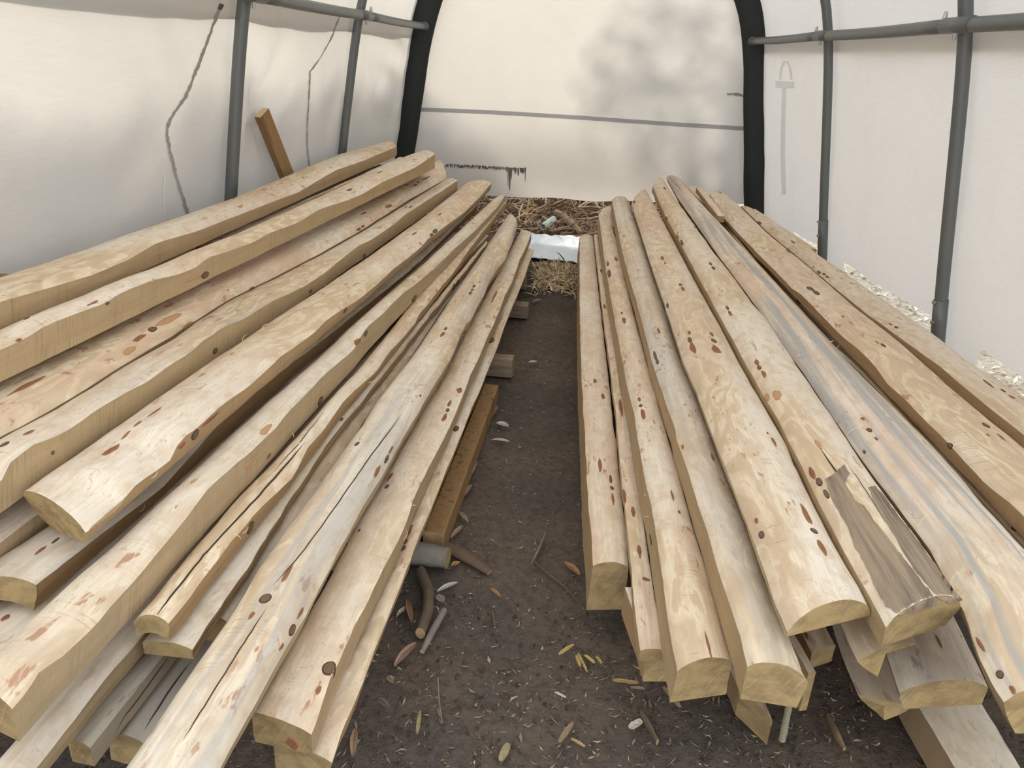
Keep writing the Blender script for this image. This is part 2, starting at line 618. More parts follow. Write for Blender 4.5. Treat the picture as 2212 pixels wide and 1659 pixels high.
tarp_strip('seam_tape', [(900, 236), (1050, 242), (1250, 254), (1450, 268), (1614, 278)], 9, M_SEAM, wall_back, .05)

# dark lines on the tarp: thin strips with ragged edges
def tarp_line(pxs, w, mat, parent, jit):
    return tarp_strip('tarp_line', pxs, w, mat, parent, jit, .005)
tarp_line([(474, 12), (455, 62), (430, 130), (400, 205), (362, 262), (357, 285), (366, 335), (380, 385), (395, 430), (404, 465)], (6, 7), M_GREYLINE, wall_left, .5)
tarp_line([(477, 8), (472, 20)], 9, M_BLACKMARK, wall_left, .3)
tarp_line([(735, 28), (715, 80), (690, 125), (668, 155), (666, 200), (663, 260), (662, 310), (668, 368)], 3, M_GREYLINE, wall_left, .6)
tarp_line([(353, 372), (351, 420), (353, 482)], 1.6, plain('white_thread', (.9, .9, .88)), wall_left, .1)
# black smear low on the end panel
def mould_smear(parent):
    V, Fc = [], []
    rr = random.Random(4)
    def dash(x, y0, y1, w):
        n_ = 3
        for i in range(n_):
            y = y0 + (y1 - y0) * i / (n_ - 1)
            ww = w * (1 if i < 2 else .4)
            p_, q_ = on_tarp(x - ww / 2, y, .004), on_tarp(x + ww / 2, y, .004)
            if p_ is None or q_ is None:
                return
            V.extend([p_, q_])
        k = len(V) - 2 * n_
        for i in range(n_ - 1):
            Fc.append((k + 2 * i, k + 2 * i + 1, k + 2 * i + 3, k + 2 * i + 2))
    x = 958
    while x < 1130:
        c = 356 + (x - 958) * .058 + (5 if x < 962 else 0)
        for _ in range(2):
            dash(x + rr.uniform(-1, 1), c - rr.uniform(-1, 3.5), c + rr.uniform(0, 6), rr.uniform(.8, 2.0))
        x += 1.7
    for x0, yb, n_ in ((1099, 416, 9), (1104, 392, 6), (1112, 379, 4), (1118, 382, 5), (1128, 376, 8), (1133, 377, 9), (1132, 405, 2), (1096, 380, 5)):
        for _ in range(n_):
            xx = x0 + rr.uniform(-3, 3); y0 = rr.uniform(362, 368)
            dash(xx, y0, y0 + (yb - y0) * rr.uniform(.4, 1), rr.uniform(.8, 2.2))
    return link('mould_smear', V, Fc, M_BLACKMARK, parent)
mould_smear(wall_back)
tarp_line([(1570, 203), (1590, 203), (1612, 208)], (3, 9), M_GREYLINE, wall_back, .8)
# shadow of an outside strap and buckle, painted as patches on the right-hand tarp
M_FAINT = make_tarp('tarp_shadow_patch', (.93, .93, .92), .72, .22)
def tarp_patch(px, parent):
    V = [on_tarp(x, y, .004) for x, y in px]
    return link('strap_shadow', V, [tuple(range(len(V)))], M_FAINT, parent)
tarp_strip('strap_shadow', [(1686, 172), (1689, 148), (1695, 134), (1702, 133), (1708, 146), (1711, 172)], 5, M_FAINT, wall_right, .1)
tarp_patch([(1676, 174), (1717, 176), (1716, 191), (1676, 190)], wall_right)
tarp_strip('strap_shadow', [(1695, 190), (1693, 260), (1692, 330), (1694, 420)], 10, M_FAINT, wall_right, .1)

# ------------------------------------------------------------------ frame
def arch_path(y, off=0.0, n=64):
    out = []
    for x, z in smooth_profile(n, 0.0):
        c = Vector((x - XC, 0, z - 1.0)).normalized()
        out.append(Vector((x - c.x * off, y, z - c.z * off)))
    return out

def rib(y, label):
    root = empty('frame_rib', (XC, y, 0), label, 'pole', None)
    path = arch_path(y)
    up = [p for p in path if p.z > .42]
    link('rib_tube', *tube(up, .030, 14), M_STEEL, root, True, origin=root.location)
    for s in (-1, 1):
        leg = [p for p in path if p.z <= .66 and (p.x - XC) * s > 0]
        leg.sort(key=lambda p: p.z)
        leg = [Vector((XC + s * prof_x(0), y, 0))] + [p for p in leg if p.z > .05]
        link('lower_leg', *tube(leg, .034, 14), M_STEEL, root, True, origin=root.location)
        for z in (.50, .60):
            c = Vector((XC + s * (prof_x(z) - .033), y - .012, z))
            link('bolt', *tube([c, c - Vector((s * .012, .004, 0))], .008, 8), M_BOLT, root, origin=root.location)
    return root
rib(RIBS[1], 'grey steel rib of the frame arching behind the leaning brown board')
rib(RIBS[0], 'grey steel rib of the frame nearest the camera on both sides')

root = empty('end_arch', (XC, YB - .05, 0), 'black fabric-sleeved arch framing the end panel of the tent', 'arch')
pa = arch_path(YB - .08)
link('arch_sleeve', *tube(pa, [.142 + .008 * nz(i * .35, 3, 1) for i in range(len(pa))], 20, squash=(.32, 1.0)), M_BLACK, root, True, origin=root.location)
link('arch_foot', *tube([Vector((XC + prof_x(0) - .005, YB - .08, 0)), Vector((XC + prof_x(.05), YB - .08, .05))], .06, 12), M_STEELD, root, True, origin=root.location)

def rail(side, label):
    zr = 1.80
    x = XC + side * (prof_x(zr) - .067)
    root = empty('side_rail', (x, 3, zr), label, 'rail')
    ys = [YB - .13, RIBS[1], RIBS[0], 1.78, 1.0]
    for a, b in zip(ys[:-1], ys[1:]):
        n = 8
        path = [Vector((x + side * .004 * math.sin(PI * i / n), a + (b - a) * i / n, zr - .006 * math.sin(PI * i / n))) for i in range(n + 1)]
        link('rail_tube', *tube(path, .0295, 14), M_STEEL, root, True, origin=root.location)
    for y in ys[1:3]:
        link('coupler', *tube([Vector((x, y - .20, zr)), Vector((x, y + .06, zr))], .0325, 14), M_STEEL, root, True, origin=root.location)
        for dz in (1, -1):
            c = Vector((x - side * .004, y + .07 * dz, zr + dz * .030))
            link('bolt', *tube([c, c + Vector((0, 0, dz * .028))], [.012, .007], 8), M_BOLT, root, origin=root.location)
    c = Vector((x, ys[0], zr))
    link('end_fitting', *tube([c + Vector((0, -.03, 0)), c + Vector((0, .02, 0))], .038, 14), M_STEEL, root, True, origin=root.location)
    return root
rail(-1, 'grey steel rail along the left tarp running up out of the picture')
rail(1, 'grey steel rail along the right tarp with bolted couplers')

# ------------------------------------------------------------------ ground
def ground():
    V, Fc = [], []
    xs = np.concatenate([np.arange(-14, -2.2, 1.2), np.arange(-2.2, 2.6, .06), np.arange(2.6, 15, 1.2)])
    ys = np.concatenate([np.arange(-8, .4, .8), np.arange(.4, 9, .06), np.arange(9, 26, 1.2)])
    for y in ys:
        for x in xs:
            z = .012 * nz(x * 3, y * 3, 1) + .006 * nz(x * 11, y * 11, 2) - .012
            V.append((x, y, z))
    n = len(xs)
    for i in range(len(ys) - 1):
        for j in range(n - 1):
            a = i * n + j
            Fc.append((a, a + 1, a + n + 1, a + n))
    return V, Fc
fl = link('floor', *ground(), M_DIRT, smooth=True); fl['kind'] = 'structure'
def gz(x, y):
    return .012 * nz(x * 3, y * 3, 1) + .006 * nz(x * 11, y * 11, 2) - .012

# ------------------------------------------------------------------ logs
ALLV, ALLF, OWN = [], [], []      # world geometry of the wood, for placing knots on it
LOGS = {}
SEED = [0]

def add_bvh(verts, faces, key):
    k = len(ALLV)
    ALLV.extend(verts)
    for f in faces:
        ALLF.append(tuple(i + k for i in f)); OWN.append(key)

def milled_log(key, label, z, Lp, Rp, group, dl=.09, dr=.09, h=.03, p=.8, bl=.0, br=.0, cope=0.0,
               yn=None, yf=None, stain=0., pink=.3, warm=.15, grey=0., bump=.003, wob=.003, name='milled_log', world=None,
               flatside=''):
    """A log sawn on its sides: peeled round face above, flat sides, underside.
    Lp/Rp: outline of the round face's two edges; z: heights of those edges near/far."""
    SEED[0] += 1
    sd = SEED[0] * 3.71
    b = (z[1] - z[0]) / 5.2
    a = z[0] - b * 1.2
    if world:
        L = [Vector(q) for q in Lp]; Rr = [Vector(q) for q in Rp]
    else:
        L = [at_plane(x, y, a, b) for x, y in Lp]
        Rr = [at_plane(x, y, a, b) for x, y in Rp]
    def flat(P, px):
        # the sawn plane is straight; where the log bulges the edge climbs or drops on it
        n_ = len(P)
        my = sum(q.y for q in P) / n_; mx = sum(q.x for q in P) / n_
        m = sum((q.x - mx) * (q.y - my) for q in P) / max(1e-9, sum((q.y - my) ** 2 for q in P))
        out = []
        for q, (x_, y_) in zip(P, px):
            fx = mx + m * (q.y - my)
            w_ = max(.1, min(.95, 1.05 * abs(q.x) / (CAMH - q.z)))
            xt = fx + (1 - w_) * (q.x - fx)
            d = ray(x_, y_)
            den = d.x - m * d.y
            t = (xt - m * q.y) / den
            z_ = CAMH + t * d.z
            ze_ = a + b * t * d.y
            if abs(z_ - ze_) > .045:
                z_ = ze_ + math.copysign(.045, z_ - ze_)
                out.append(q.copy() if abs(t * d.y - q.y) > .6 else Vector((xt + m * (t * d.y - q.y), t * d.y, z_)))
            else:
                out.append(CAM + d * t)
        return out
    if not world and 'L' in flatside and len(L) > 4:
        L = flat(L, Lp)
    if not world and 'R' in flatside and len(Rr) > 4:
        Rr = flat(Rr, Rp)
    L.sort(key=lambda q: q.y); Rr.sort(key=lambda q: q.y)
    def fz(P):
        if world:
            return lambda y: 0.0
        ys = [q.y for q in P]; zs = [q.z - (a + b * q.y) for q in P]
        return lambda y: float(np.interp(y, ys, zs))
    zl_, zr_ = fz(L), fz(Rr)
    def fn(P):
        ys = [q.y for q in P]; xs = [q.x for q in P]
        m = (xs[-1] - xs[0]) / max(1e-6, ys[-1] - ys[0])
        def g(y):
            if y < ys[0]:
                return xs[0] + m * (y - ys[0])
            if y > ys[-1]:
                return xs[-1] + m * (y - ys[-1])
            return float(np.interp(y, ys, xs))
        return g
    fl_, fr_ = fn(L), fn(Rr)
    ynl, ynr = (L[0].y, Rr[0].y) if yn is None else (yn if hasattr(yn, '__len__') else (yn, yn))
    yfl, yfr = (L[-1].y, Rr[-1].y) if yf is None else (yf if hasattr(yf, '__len__') else (yf, yf))
    # polyline ends shorter than the log keep their edge direction
    NS, MS = 84, 17
    ymid = lambda t, s: (ynl + (ynr - ynl) * s) * (1 - t) + (yfl + (yfr - yfl) * s) * t
    ts = [(i / (NS - 1)) ** 1.45 for i in range(NS)]
    top, topc = [], []
    rows = []
    for t in ts:
        row = []
        for j in range(MS):
            s = j / (MS - 1)
            y = ymid(t, s)
            xl = fl_(y) + wob * nz(y * 7 + sd, 1.7, sd) + wob * .6 * nz(y * 19, sd, 2)
            xr = fr_(y) + wob * nz(y * 7 + sd, 7.7, sd) + wob * .6 * nz(y * 19, sd, 8)
            if xr - xl < .02:
                m_ = (xl + xr) / 2; xl, xr = m_ - .01, m_ + .01
            x = xl + (xr - xl) * s
            ze = a + b * y + zl_(y) * (1 - s) + zr_(y) * s
            arc = max(0, 1 - (2 * s - 1) ** 2) ** p
            edge = min(1, 4 * s * (1 - s) + .05)
            zz = ze + h * arc + edge * (bump * nz(y * 3 + sd, s * 2, sd) + bump * .6 * nz(y * 9, s * 5, sd))
            row.append(Vector((x, y, zz)))
            topc.append(((x - xl) + 0, y + sd, sd))
        rows.append(row)
        top += row
    topf = []
    for i in range(NS - 1):
        for j in range(MS - 1):
            q = i * MS + j
            topf.append((q, q + 1, q + MS + 1, q + MS))
    yc = (ynl + ynr) / 2
    DL = [dl[0] + (dl[1] - dl[0]) * t if hasattr(dl, '__len__') else dl for t in ts]
    DR = [dr[0] + (dr[1] - dr[0]) * t if hasattr(dr, '__len__') else dr for t in ts]
    root_loc = (rows[0][MS // 2].x, yc, rows[0][0].z - max(DL[0], DR[0]))
    root = empty(name, root_loc, label, 'log' if name == 'milled_log' else name.split('_')[-1], group)
    colr = (stain, pink, grey, 1)
    cols = (stain, warm, grey, 1)
    link('round_face', top, topf, M_PEEL, root, True, {'lc': ('FLOAT_VECTOR', topc)}, root_loc, colr)
    add_bvh(top, topf, key)
    # sides
    bots = {}
    for sname, col_i, DD, ins, sg in (('L', 0, DL, bl, 1), ('R', MS - 1, DR, br, -1)):
        V, C, Fc = [], [], []
        K = 4
        lastrow = []
        for i in range(NS):
            e = rows[i][col_i]
            d = DD[i]
            tp = 1.0
            for kk in range(K):
                u = kk / (K - 1)
                ww = .0025 * nz(e.y * 6 + sd, u * 2, sd + col_i) if 0 < kk else 0
                bz = (a + b * e.y) - d * u * tp if kk else e.z
                V.append(Vector((e.x + sg * (ins * u ** 1.3) + ww, e.y, bz)))
                C.append((d * u, e.y + sd, sd + 1))
            lastrow.append(V[-1])
        for i in range(NS - 1):
            for kk in range(K - 1):
                q = i * K + kk
                Fc.append((q, q + K, q + K + 1, q + 1) if sg > 0 else (q, q + 1, q + K + 1, q + K))
        link('sawn_side', V, Fc, M_SAWN, root, False, {'lc': ('FLOAT_VECTOR', C)}, root_loc, cols)
        add_bvh(V, Fc, key)
        bots[sname] = lastrow
    V, C, Fc = [], [], []
    KB = 7
    for i in range(NS):
        l, r = bots['L'][i], bots['R'][i]
        for kk in range(KB):
            u = kk / (KB - 1)
            q = l.lerp(r, u)
            q.z += cope * max(0, 1 - (2 * u - 1) ** 2)
            V.append(q); C.append(((r.x - l.x) * u, q.y + sd, sd + 2))
    for i in range(NS - 1):
        for kk in range(KB - 1):
            q = i * KB + kk
            Fc.append((q, q + KB, q + KB + 1, q + 1))
    link('underside', V, Fc, M_SAWN, root, False, {'lc': ('FLOAT_VECTOR', C)}, root_loc, cols)
    for end, i in (('n', 0), ('f', NS - 1)):
        K = 4
        ring = list(rows[i])
        e = rows[i][MS - 1]
        def sidepts(col_i, d, ins, sg):
            e = rows[i][col_i]
            return [Vector((e.x + sg * ins * (kk / 3) ** 1.3 + .0025 * nz(e.y * 6 + sd, kk / 3 * 2, sd + col_i), e.y, (a + b * e.y) - d * kk / 3)) for kk in range(1, 4)]
        ring += sidepts(MS - 1, DR[i], br, -1)
        ring += V[i * KB + 1:i * KB + KB - 1][::-1]
        ring += sidepts(0, DL[i], bl, 1)[::-1]
        c = sum(ring, Vector()) / len(ring)
        inner = []
        rr = random.Random(int(sd * 10) + i)
        for q in ring:
            m_ = q.lerp(c, .45)
            m_.y += 0
            inner.append(m_)
        EV = ring + inner + [c]
        n = len(ring)
        EF = []
        for j in range(n):
            k2 = (j + 1) % n
            EF.append((j, k2, n + k2, n + j)); EF.append((n + j, n + k2, 2 * n))
        if end == 'n':
            EF = [f[::-1] for f in EF]
        EC = [(q.x - c.x, q.z - c.z, sd) for q in EV]
        link('cut_end', EV, EF, M_END, root, False, {'lc': ('FLOAT_VECTOR', EC)}, root_loc, (0, 0, grey, 1))
        add_bvh(EV, EF, key)
    LOGS[key] = dict(sec=[(rows[i], bots['L'][i], bots['R'][i]) for i in range(NS)], cope=cope, root=root, loc=Vector(root_loc), seed=sd, axis=Vector((fl_(5) - fl_(2), 3, b * 3)).normalized())
    return root

GL, GR = 'milled logs in the left stack', 'milled logs in the right stack'

# ---- left stack, from the tarp side towards the aisle
milled_log('L1', 'pale log topmost in the left stack, lying closest to the left tarp', (.97, .90),
    [(833, 311), (725, 338), (500, 433), (360, 484), (200, 540), (0, 607)],
    [(857, 317), (780, 349), (725, 368), (645, 415), (565, 445), (425, 500), (340, 524), (280, 560), (200, 594), (100, 624), (0, 652)],
    GL, flatside='R', dl=.09, dr=.062, h=.03, p=.7, yn=1.25, pink=.35, warm=.25)
milled_log('L1b', 'half-hidden log wedged between the two topmost logs of the left stack', (.862, .818),
    [(858, 343), (696, 416), (552, 473)], [(870, 340), (768, 388), (664, 434), (572, 480)],
    GL, dl=.05, dr=.05, h=.008, yn=3.0, pink=.3, warm=.6)
milled_log('L2', 'second log from the left tarp with a wavy yellow edge, atop the left stack', (.92, .86),
    [(905, 329), (830, 355), (755, 395), (630, 454), (505, 511), (405, 550), (305, 593), (105, 675), (5, 717)],
    [(940, 333), (897, 362), (850, 383), (825, 394), (780, 421), (750, 433), (690, 452), (645, 480), (580, 505), (545, 524), (500, 541), (450, 557), (420, 580), (385, 593), (325, 607), (270, 628), (225, 656), (165, 677), (100, 702), (50, 734), (0, 756)],
    GL, flatside='R', dl=.06, dr=.072, h=.022, yn=1.2, pink=.35, warm=.15)
milled_log('L3', 'broad pinkish round log with a large orange bark patch, third from the left tarp', (.762, .645),
    [(944, 349), (780, 442), (650, 502), (550, 557), (400, 634), (250, 702), (125, 767), (0, 829)],
    [(964, 386), (886, 430), (776, 500), (696, 545), (596, 597), (496, 646), (426, 690), (366, 730), (267, 787), (195, 835), (109, 887), (-4, 946)],
    GL, dl=.075, dr=.075, h=.058, p=.55, bl=.03, br=.03, yn=1.15, pink=.8)
milled_log('L4', 'squared log with a white top and grey streaks, fourth from the left tarp', (.76, .64),
    [(966, 386), (890, 433), (780, 502), (700, 547), (600, 599), (500, 648), (430, 692), (370, 736), (271, 790), (199, 837), (113, 889), (0, 948)],
    [(988, 390), (950, 415), (897, 450), (875, 464), (849, 486), (810, 513), (775, 531), (740, 558), (700, 590), (664, 616), (630, 632), (597, 646), (560, 668), (527, 689), (485, 705), (454, 727), (436, 738), (410, 762), (373, 785), (345, 806), (316, 826), (260, 855), (203, 890), (158, 923), (110, 946), (68, 962), (22, 1000), (0, 1046)],
    GL, flatside='R', dl=.07, dr=.08, h=.012, yn=1.12, stain=.5, pink=.15, warm=.1)
milled_log('L5', 'wide cream log ending short at the lower left, its sawn end facing the camera', (.70, .60),
    [(1003, 400), (908, 475), (790, 561), (680, 635), (570, 708), (490, 762), (400, 821), (316, 880), (215, 950), (47, 1066)],
    [(1062, 396), (1034, 428), (1003, 459), (960, 490), (926, 515), (910, 533), (884, 555), (845, 585), (818, 612), (771, 650), (740, 668), (707, 691), (669, 727), (640, 748), (603, 772), (563, 813), (540, 833), (513, 852), (479, 876), (463, 890), (429, 922), (395, 945), (380, 967), (366, 997), (339, 1017), (300, 1042), (278, 1062), (270, 1082), (245, 1108), (185, 1151)],
    GL, flatside='R', dl=.085, dr=.042, h=.035, p=.75, bl=.05, br=.012, pink=.3, warm=.45, cope=.0)
milled_log('L6', 'thick log with a wide brown side lying under the short cream log', (.572, .482),
    [(1010, 440), (700, 680), (400, 930), (200, 1075), (0, 1205)],
    [(1034, 440), (900, 573), (700, 733), (603, 806), (484, 905), (352, 1052), (230, 1146), (150, 1208), (85, 1258)],
    GL, flatside='R', dl=.07, dr=.06, h=.02, br=.02, yn=(1.20, 1.20), stain=.35, pink=.3, warm=.75, cope=.025)
milled_log('L11', 'pinkish streaked log showing at the left edge under the squared log', (.600, .515),
    [(960, 440), (0, 1085)], [(972, 447), (0, 1172)],
    GL, dl=.07, dr=.06, h=.02, yn=1.08, yf=5.6, pink=1.0, stain=.2)
milled_log('L9', 'log at the left edge with a rusty stain, below the brown-sided log', (.475, .43),
    [(900, 600), (0, 1300)], [(930, 600), (0, 1445)],
    GL, dl=.08, dr=.08, h=.02, yn=.9, yf=3.6, pink=.6, stain=.4)
milled_log('L7', 'yellowish log with a grey saw-marked side, ending at the lower left corner', (.60, .52),
    [(1060, 436), (900, 584), (800, 670), (660, 800), (581, 868), (504, 936), (384, 1053), (325, 1103), (235, 1191), (176, 1240), (100, 1310), (0, 1404), (-75, 1478)],
    [(1093, 420), (1075, 447), (1050, 474), (1028, 497), (1000, 522), (987, 533), (937, 581), (910, 605), (888, 622), (877, 627), (855, 648), (829, 677), (800, 700), (784, 718), (770, 745), (762, 759), (730, 785), (703, 806), (660, 852), (617, 897), (590, 932), (560, 958), (540, 977), (510, 1002), (490, 1020), (465, 1040), (445, 1061), (425, 1086), (407, 1113), (371, 1158), (325, 1212), (280, 1267), (235, 1314), (203, 1355), (160, 1395), (127, 1425), (84, 1451), (56, 1496), (25, 1532)],
    GL, flatside='R', dl=.08, dr=(.094, .046), h=.02, br=.004, pink=.12, warm=.0, grey=.08)
milled_log('L8', 'log directly under the yellowish log, its edge running off the bottom of the picture', (.430, .354),
    [(1080, 470), (600, 960), (300, 1300), (0, 1640)],
    [(1092, 470), (700, 880), (330, 1345), (285, 1400), (233, 1458), (147, 1573), (81, 1659)],
    GL, flatside='R', dl=.075, dr=.05, h=.012, yn=.86, yf=5.6, pink=.35, stain=.2, grey=.1, br=.004)
milled_log('L12', 'pale log with a long crack down its top and a rough curved end', (.512, .428),
    [(1083, 446), (1037, 496), (965, 568), (904, 635), (834, 727), (776, 797), (721, 856), (654, 933), (563, 1027), (502, 1090), (450, 1153), (405, 1205), (335, 1290), (288, 1343)],
    [(1093, 438), (1060, 480), (1039, 506), (1016, 535), (1000, 558), (978, 592), (960, 612), (944, 632), (920, 662), (903, 680), (900, 694), (885, 712), (865, 736), (840, 761), (829, 777), (810, 806), (786, 827), (765, 845), (741, 870), (720, 900), (703, 925), (680, 950), (660, 973), (655, 990), (649, 1004), (630, 1035), (603, 1061), (570, 1090), (547, 1115), (520, 1147), (497, 1172), (470, 1212), (450, 1238), (425, 1270), (407, 1294), (362, 1347)],
    GL, flatside='R', dl=.045, dr=.042, h=.02, br=.006, pink=.3, warm=.7, cope=.02)
milled_log('L13', 'rough slab with a ragged gnawed end poking out beneath the cracked log', (.440, .37),
    [(1076, 490), (703, 932), (306, 1388)], [(1082, 490), (701, 968), (416, 1404)],
    GL, dl=.03, dr=.025, h=.012, pink=.4, warm=.5, yf=5.3, wob=.006)
milled_log('L14', 'low log ending beside the cracked log, half covered by its neighbours', (.385, .315),
    [(1095, 475), (858, 765), (723, 935), (592, 1101), (479, 1257), (414, 1330)],
    [(1100, 482), (962, 660), (874, 793), (806, 880), (709, 1026), (596, 1182), (540, 1260), (494, 1345)],
    GL, dl=.07, dr=.06, h=.015, pink=.3, warm=.4)
milled_log('L15', 'long round log with a dark knot and blue-grey streak, left stack', (.465, .365),
    [(1095, 470), (1035, 560), (1005, 605), (969, 657), (926, 723), (881, 788), (847, 831), (813, 874), (777, 933), (716, 1018), (671, 1081), (603, 1174), (549, 1253), (490, 1354), (400, 1483), (280, 1656)],
    [(1118, 486), (1108, 520), (1091, 562), (1075, 580), (1059, 605), (1045, 640), (1032, 660), (1018, 690), (1005, 703), (995, 722), (989, 741), (975, 772), (960, 797), (940, 830), (917, 865), (900, 898), (852, 982), (823, 1034), (789, 1088), (755, 1147), (725, 1203), (685, 1284), (645, 1357), (603, 1429), (547, 1530), (524, 1569), (475, 1659)],
    GL, dl=.085, dr=.085, h=.05, p=.5, bl=.035, br=.035, yn=.78, stain=.6, pink=.12)
milled_log('L16', 'yellowish log with a big dark knot near its end, left stack', (.365, .285),
    [(1125, 498), (1066, 611), (1012, 710), (968, 802), (889, 936), (831, 1039), (763, 1152), (706, 1260), (607, 1433), (544, 1540)],
    [(1148, 503), (1136, 535), (1123, 560), (1108, 605), (1091, 639), (1073, 687), (1050, 735), (1034, 775), (1016, 809), (1000, 854), (985, 890), (971, 922), (940, 985), (905, 1050), (890, 1083), (884, 1110), (877, 1129), (854, 1181), (835, 1215), (802, 1284), (771, 1345), (734, 1431), (714, 1465), (700, 1510), (671, 1587)],
    GL, flatside='R', dl=.08, dr=.055, h=.012, br=.0, pink=.25, warm=.2)
milled_log('L17', 'lowest log of the left stack, its edge forming the side of the aisle', (.265, .205),
    [(1132, 540), (1073, 695), (1000, 860), (877, 1135), (734, 1437), (590, 1603)],
    [(1153, 540), (1127, 616), (1110, 655), (1093, 696), (1071, 759), (1048, 813), (1035, 848), (1021, 877), (998, 935), (955, 1040), (905, 1160), (859, 1284), (818, 1381), (784, 1476), (745, 1565), (718, 1648)],
    GL, flatside='R', dl=.085, dr=.085, h=.012, br=.025, pink=.2, warm=.5)
milled_log('L18', 'grey-green sawn log slanting down below the logs at the lower left', (.335, .28),
    [(420, 1290), (330, 1395), (145, 1590)], [(455, 1290), (365, 1400), (196, 1616)],
    GL, dl=.07, dr=.05, h=.004, yf=1.85, grey=.55, pink=.0)
milled_log('L19', 'weathered grey log with two dark cracks lying low at the lower left', (.235, .20),
    [(476, 1270), (378, 1400), (232, 1597)], [(600, 1200), (450, 1430), (330, 1625)],
    GL, dl=.06, dr=.06, h=.03, yf=1.85, grey=.5, stain=.5)

# ---- right stack, from the aisle outwards
milled_log('R1', 'reddish flecked log on the aisle side of the right stack, ending short', (.28, .26),
    [(1252, 512), (1252, 650), (1254, 740), (1258, 850), (1263, 933), (1267, 1023), (1271, 1090), (1275, 1130), (1279, 1180), (1281, 1223)],
    [(1280, 510), (1287, 570), (1295, 650), (1308, 763), (1320, 867), (1325, 920), (1331, 955), (1338, 1031), (1349, 1126), (1358, 1226)],
    GR, flatside='L', dl=.150, dr=.150, h=.016, pink=.6, warm=.25, bl=-.006)
milled_log('R2', 'narrow low strip of log beside the reddish flecked aisle log', (.325, .30),
    [(1283, 508), (1299, 650), (1319, 800), (1331, 900), (1340, 1013), (1354, 1126), (1367, 1275), (1381, 1406)],
    [(1291, 508), (1318, 673), (1338, 797), (1351, 871), (1358, 905), (1392, 1144), (1412, 1275), (1434, 1405)],
    GR, dl=.03, dr=.03, h=.006, pink=.5, warm=.35)
milled_log('R19', 'splintered log end just visible under the narrow strip of the right stack', (.27, .26),
    [(1353, 1275), (1398, 1412)], [(1420, 1275), (1448, 1412)],
    GR, dl=.09, dr=.09, h=.004, yf=1.76, warm=.6)
milled_log('R3', 'cream log with a red split in its near end, right stack', (.42, .42),
    [(1293, 463), (1308, 576), (1322, 661), (1340, 758), (1354, 835), (1370, 894), (1376, 937), (1383, 975), (1390, 1020), (1408, 1103), (1421, 1183), (1433, 1275), (1450, 1390), (1463, 1451)],
    [(1320, 447), (1340, 540), (1363, 650), (1379, 711), (1399, 786), (1417, 842), (1433, 912), (1440, 939), (1449, 968), (1467, 1027), (1489, 1115), (1516, 1201), (1541, 1289), (1564, 1377), (1581, 1432)],
    GR, flatside='L', dl=.090, dr=.09, h=.026, p=.75, pink=.25, warm=.1, bl=-.005)
milled_log('R4', 'pale log with bluish streaks ending beside the log with the red split', (.50, .53),
    [(1322, 432), (1345, 550), (1374, 650), (1388, 702), (1401, 749), (1409, 785), (1417, 808), (1435, 860), (1460, 933), (1462, 950), (1489, 1027), (1510, 1097), (1535, 1171), (1562, 1266), (1577, 1311), (1599, 1372), (1615, 1442)],
    [(1355, 430), (1378, 490), (1400, 560), (1431, 650), (1451, 711), (1471, 774), (1503, 847), (1521, 896), (1548, 968), (1575, 1040), (1607, 1119), (1629, 1178), (1668, 1296), (1703, 1372), (1734, 1453), (1746, 1473)],
    GR, flatside='L', dl=.075, dr=.07, h=.028, p=.75, br=.01, stain=.45, pink=.15, warm=.2)
milled_log('R5', 'broad round log with paired red bark scars, ending in a half-moon cut', (.58, .59),
    [(1364, 440), (1380, 490), (1402, 560), (1433, 650), (1453, 711), (1473, 774), (1505, 847), (1523, 896), (1550, 968), (1577, 1040), (1609, 1119), (1640, 1205), (1670, 1290), (1702, 1366)],
    [(1398, 415), (1426, 468), (1460, 531), (1489, 587), (1539, 678), (1553, 700), (1584, 761), (1629, 844), (1675, 921), (1700, 964), (1712, 997), (1757, 1092), (1791, 1158), (1825, 1223), (1857, 1275), (1881, 1320)],
    GR, dl=.012, dr=.012, h=.052, p=.72, pink=.45, stain=.1, cope=.0)
milled_log('R6', 'log with a torn grey weathered patch over its near half, right stack', (.597, .617),
    [(1410, 403), (1438, 468), (1473, 531), (1502, 587), (1552, 678), (1597, 761), (1643, 844), (1689, 921), (1726, 997), (1771, 1092), (1805, 1158), (1841, 1223), (1915, 1356)],
    [(1432, 391), (1455, 427), (1487, 472), (1512, 508), (1548, 558), (1589, 610), (1627, 664), (1660, 700), (1739, 824), (1795, 903), (1848, 987), (1889, 1048), (1987, 1180), (2076, 1312)],
    GR, dl=.05, dr=.05, h=.05, p=.6, bl=.0, br=.02, pink=.15)
milled_log('R7', 'widest round log, pink and blue-grey streaked, running off the right edge', (.597, .625),
    [(1440, 385), (1463, 427), (1495, 472), (1520, 508), (1556, 558), (1635, 664), (1747, 824), (1856, 987), (2004, 1182), (2082, 1322), (2110, 1414), (2144, 1480), (2184, 1541)],
    [(1478, 402), (1519, 449), (1562, 495), (1607, 544), (1652, 592), (1700, 646), (1749, 700), (1808, 766), (1853, 812), (1929, 888), (2006, 964), (2082, 1048), (2138, 1117), (2212, 1198)],
    GR, dl=.07, dr=.07, h=.05, p=.55, bl=.04, br=.03, yn=(1.10, 1.13), stain=1.0, pink=.7)
milled_log('R8', 'sunken tan log lying low between the streaked log and the next one right', (.530, .564),
    [(1484, 404), (1560, 480), (1660, 585), (1800, 740), (2000, 945), (2212, 1180)],
    [(1504, 401), (1572, 491), (1632, 578), (1712, 663), (1792, 748), (1871, 809), (1972, 923), (2074, 1017), (2204, 1153)],
    GR, dl=.07, dr=.07, h=.003, yn=1.5, pink=.55, warm=.4)
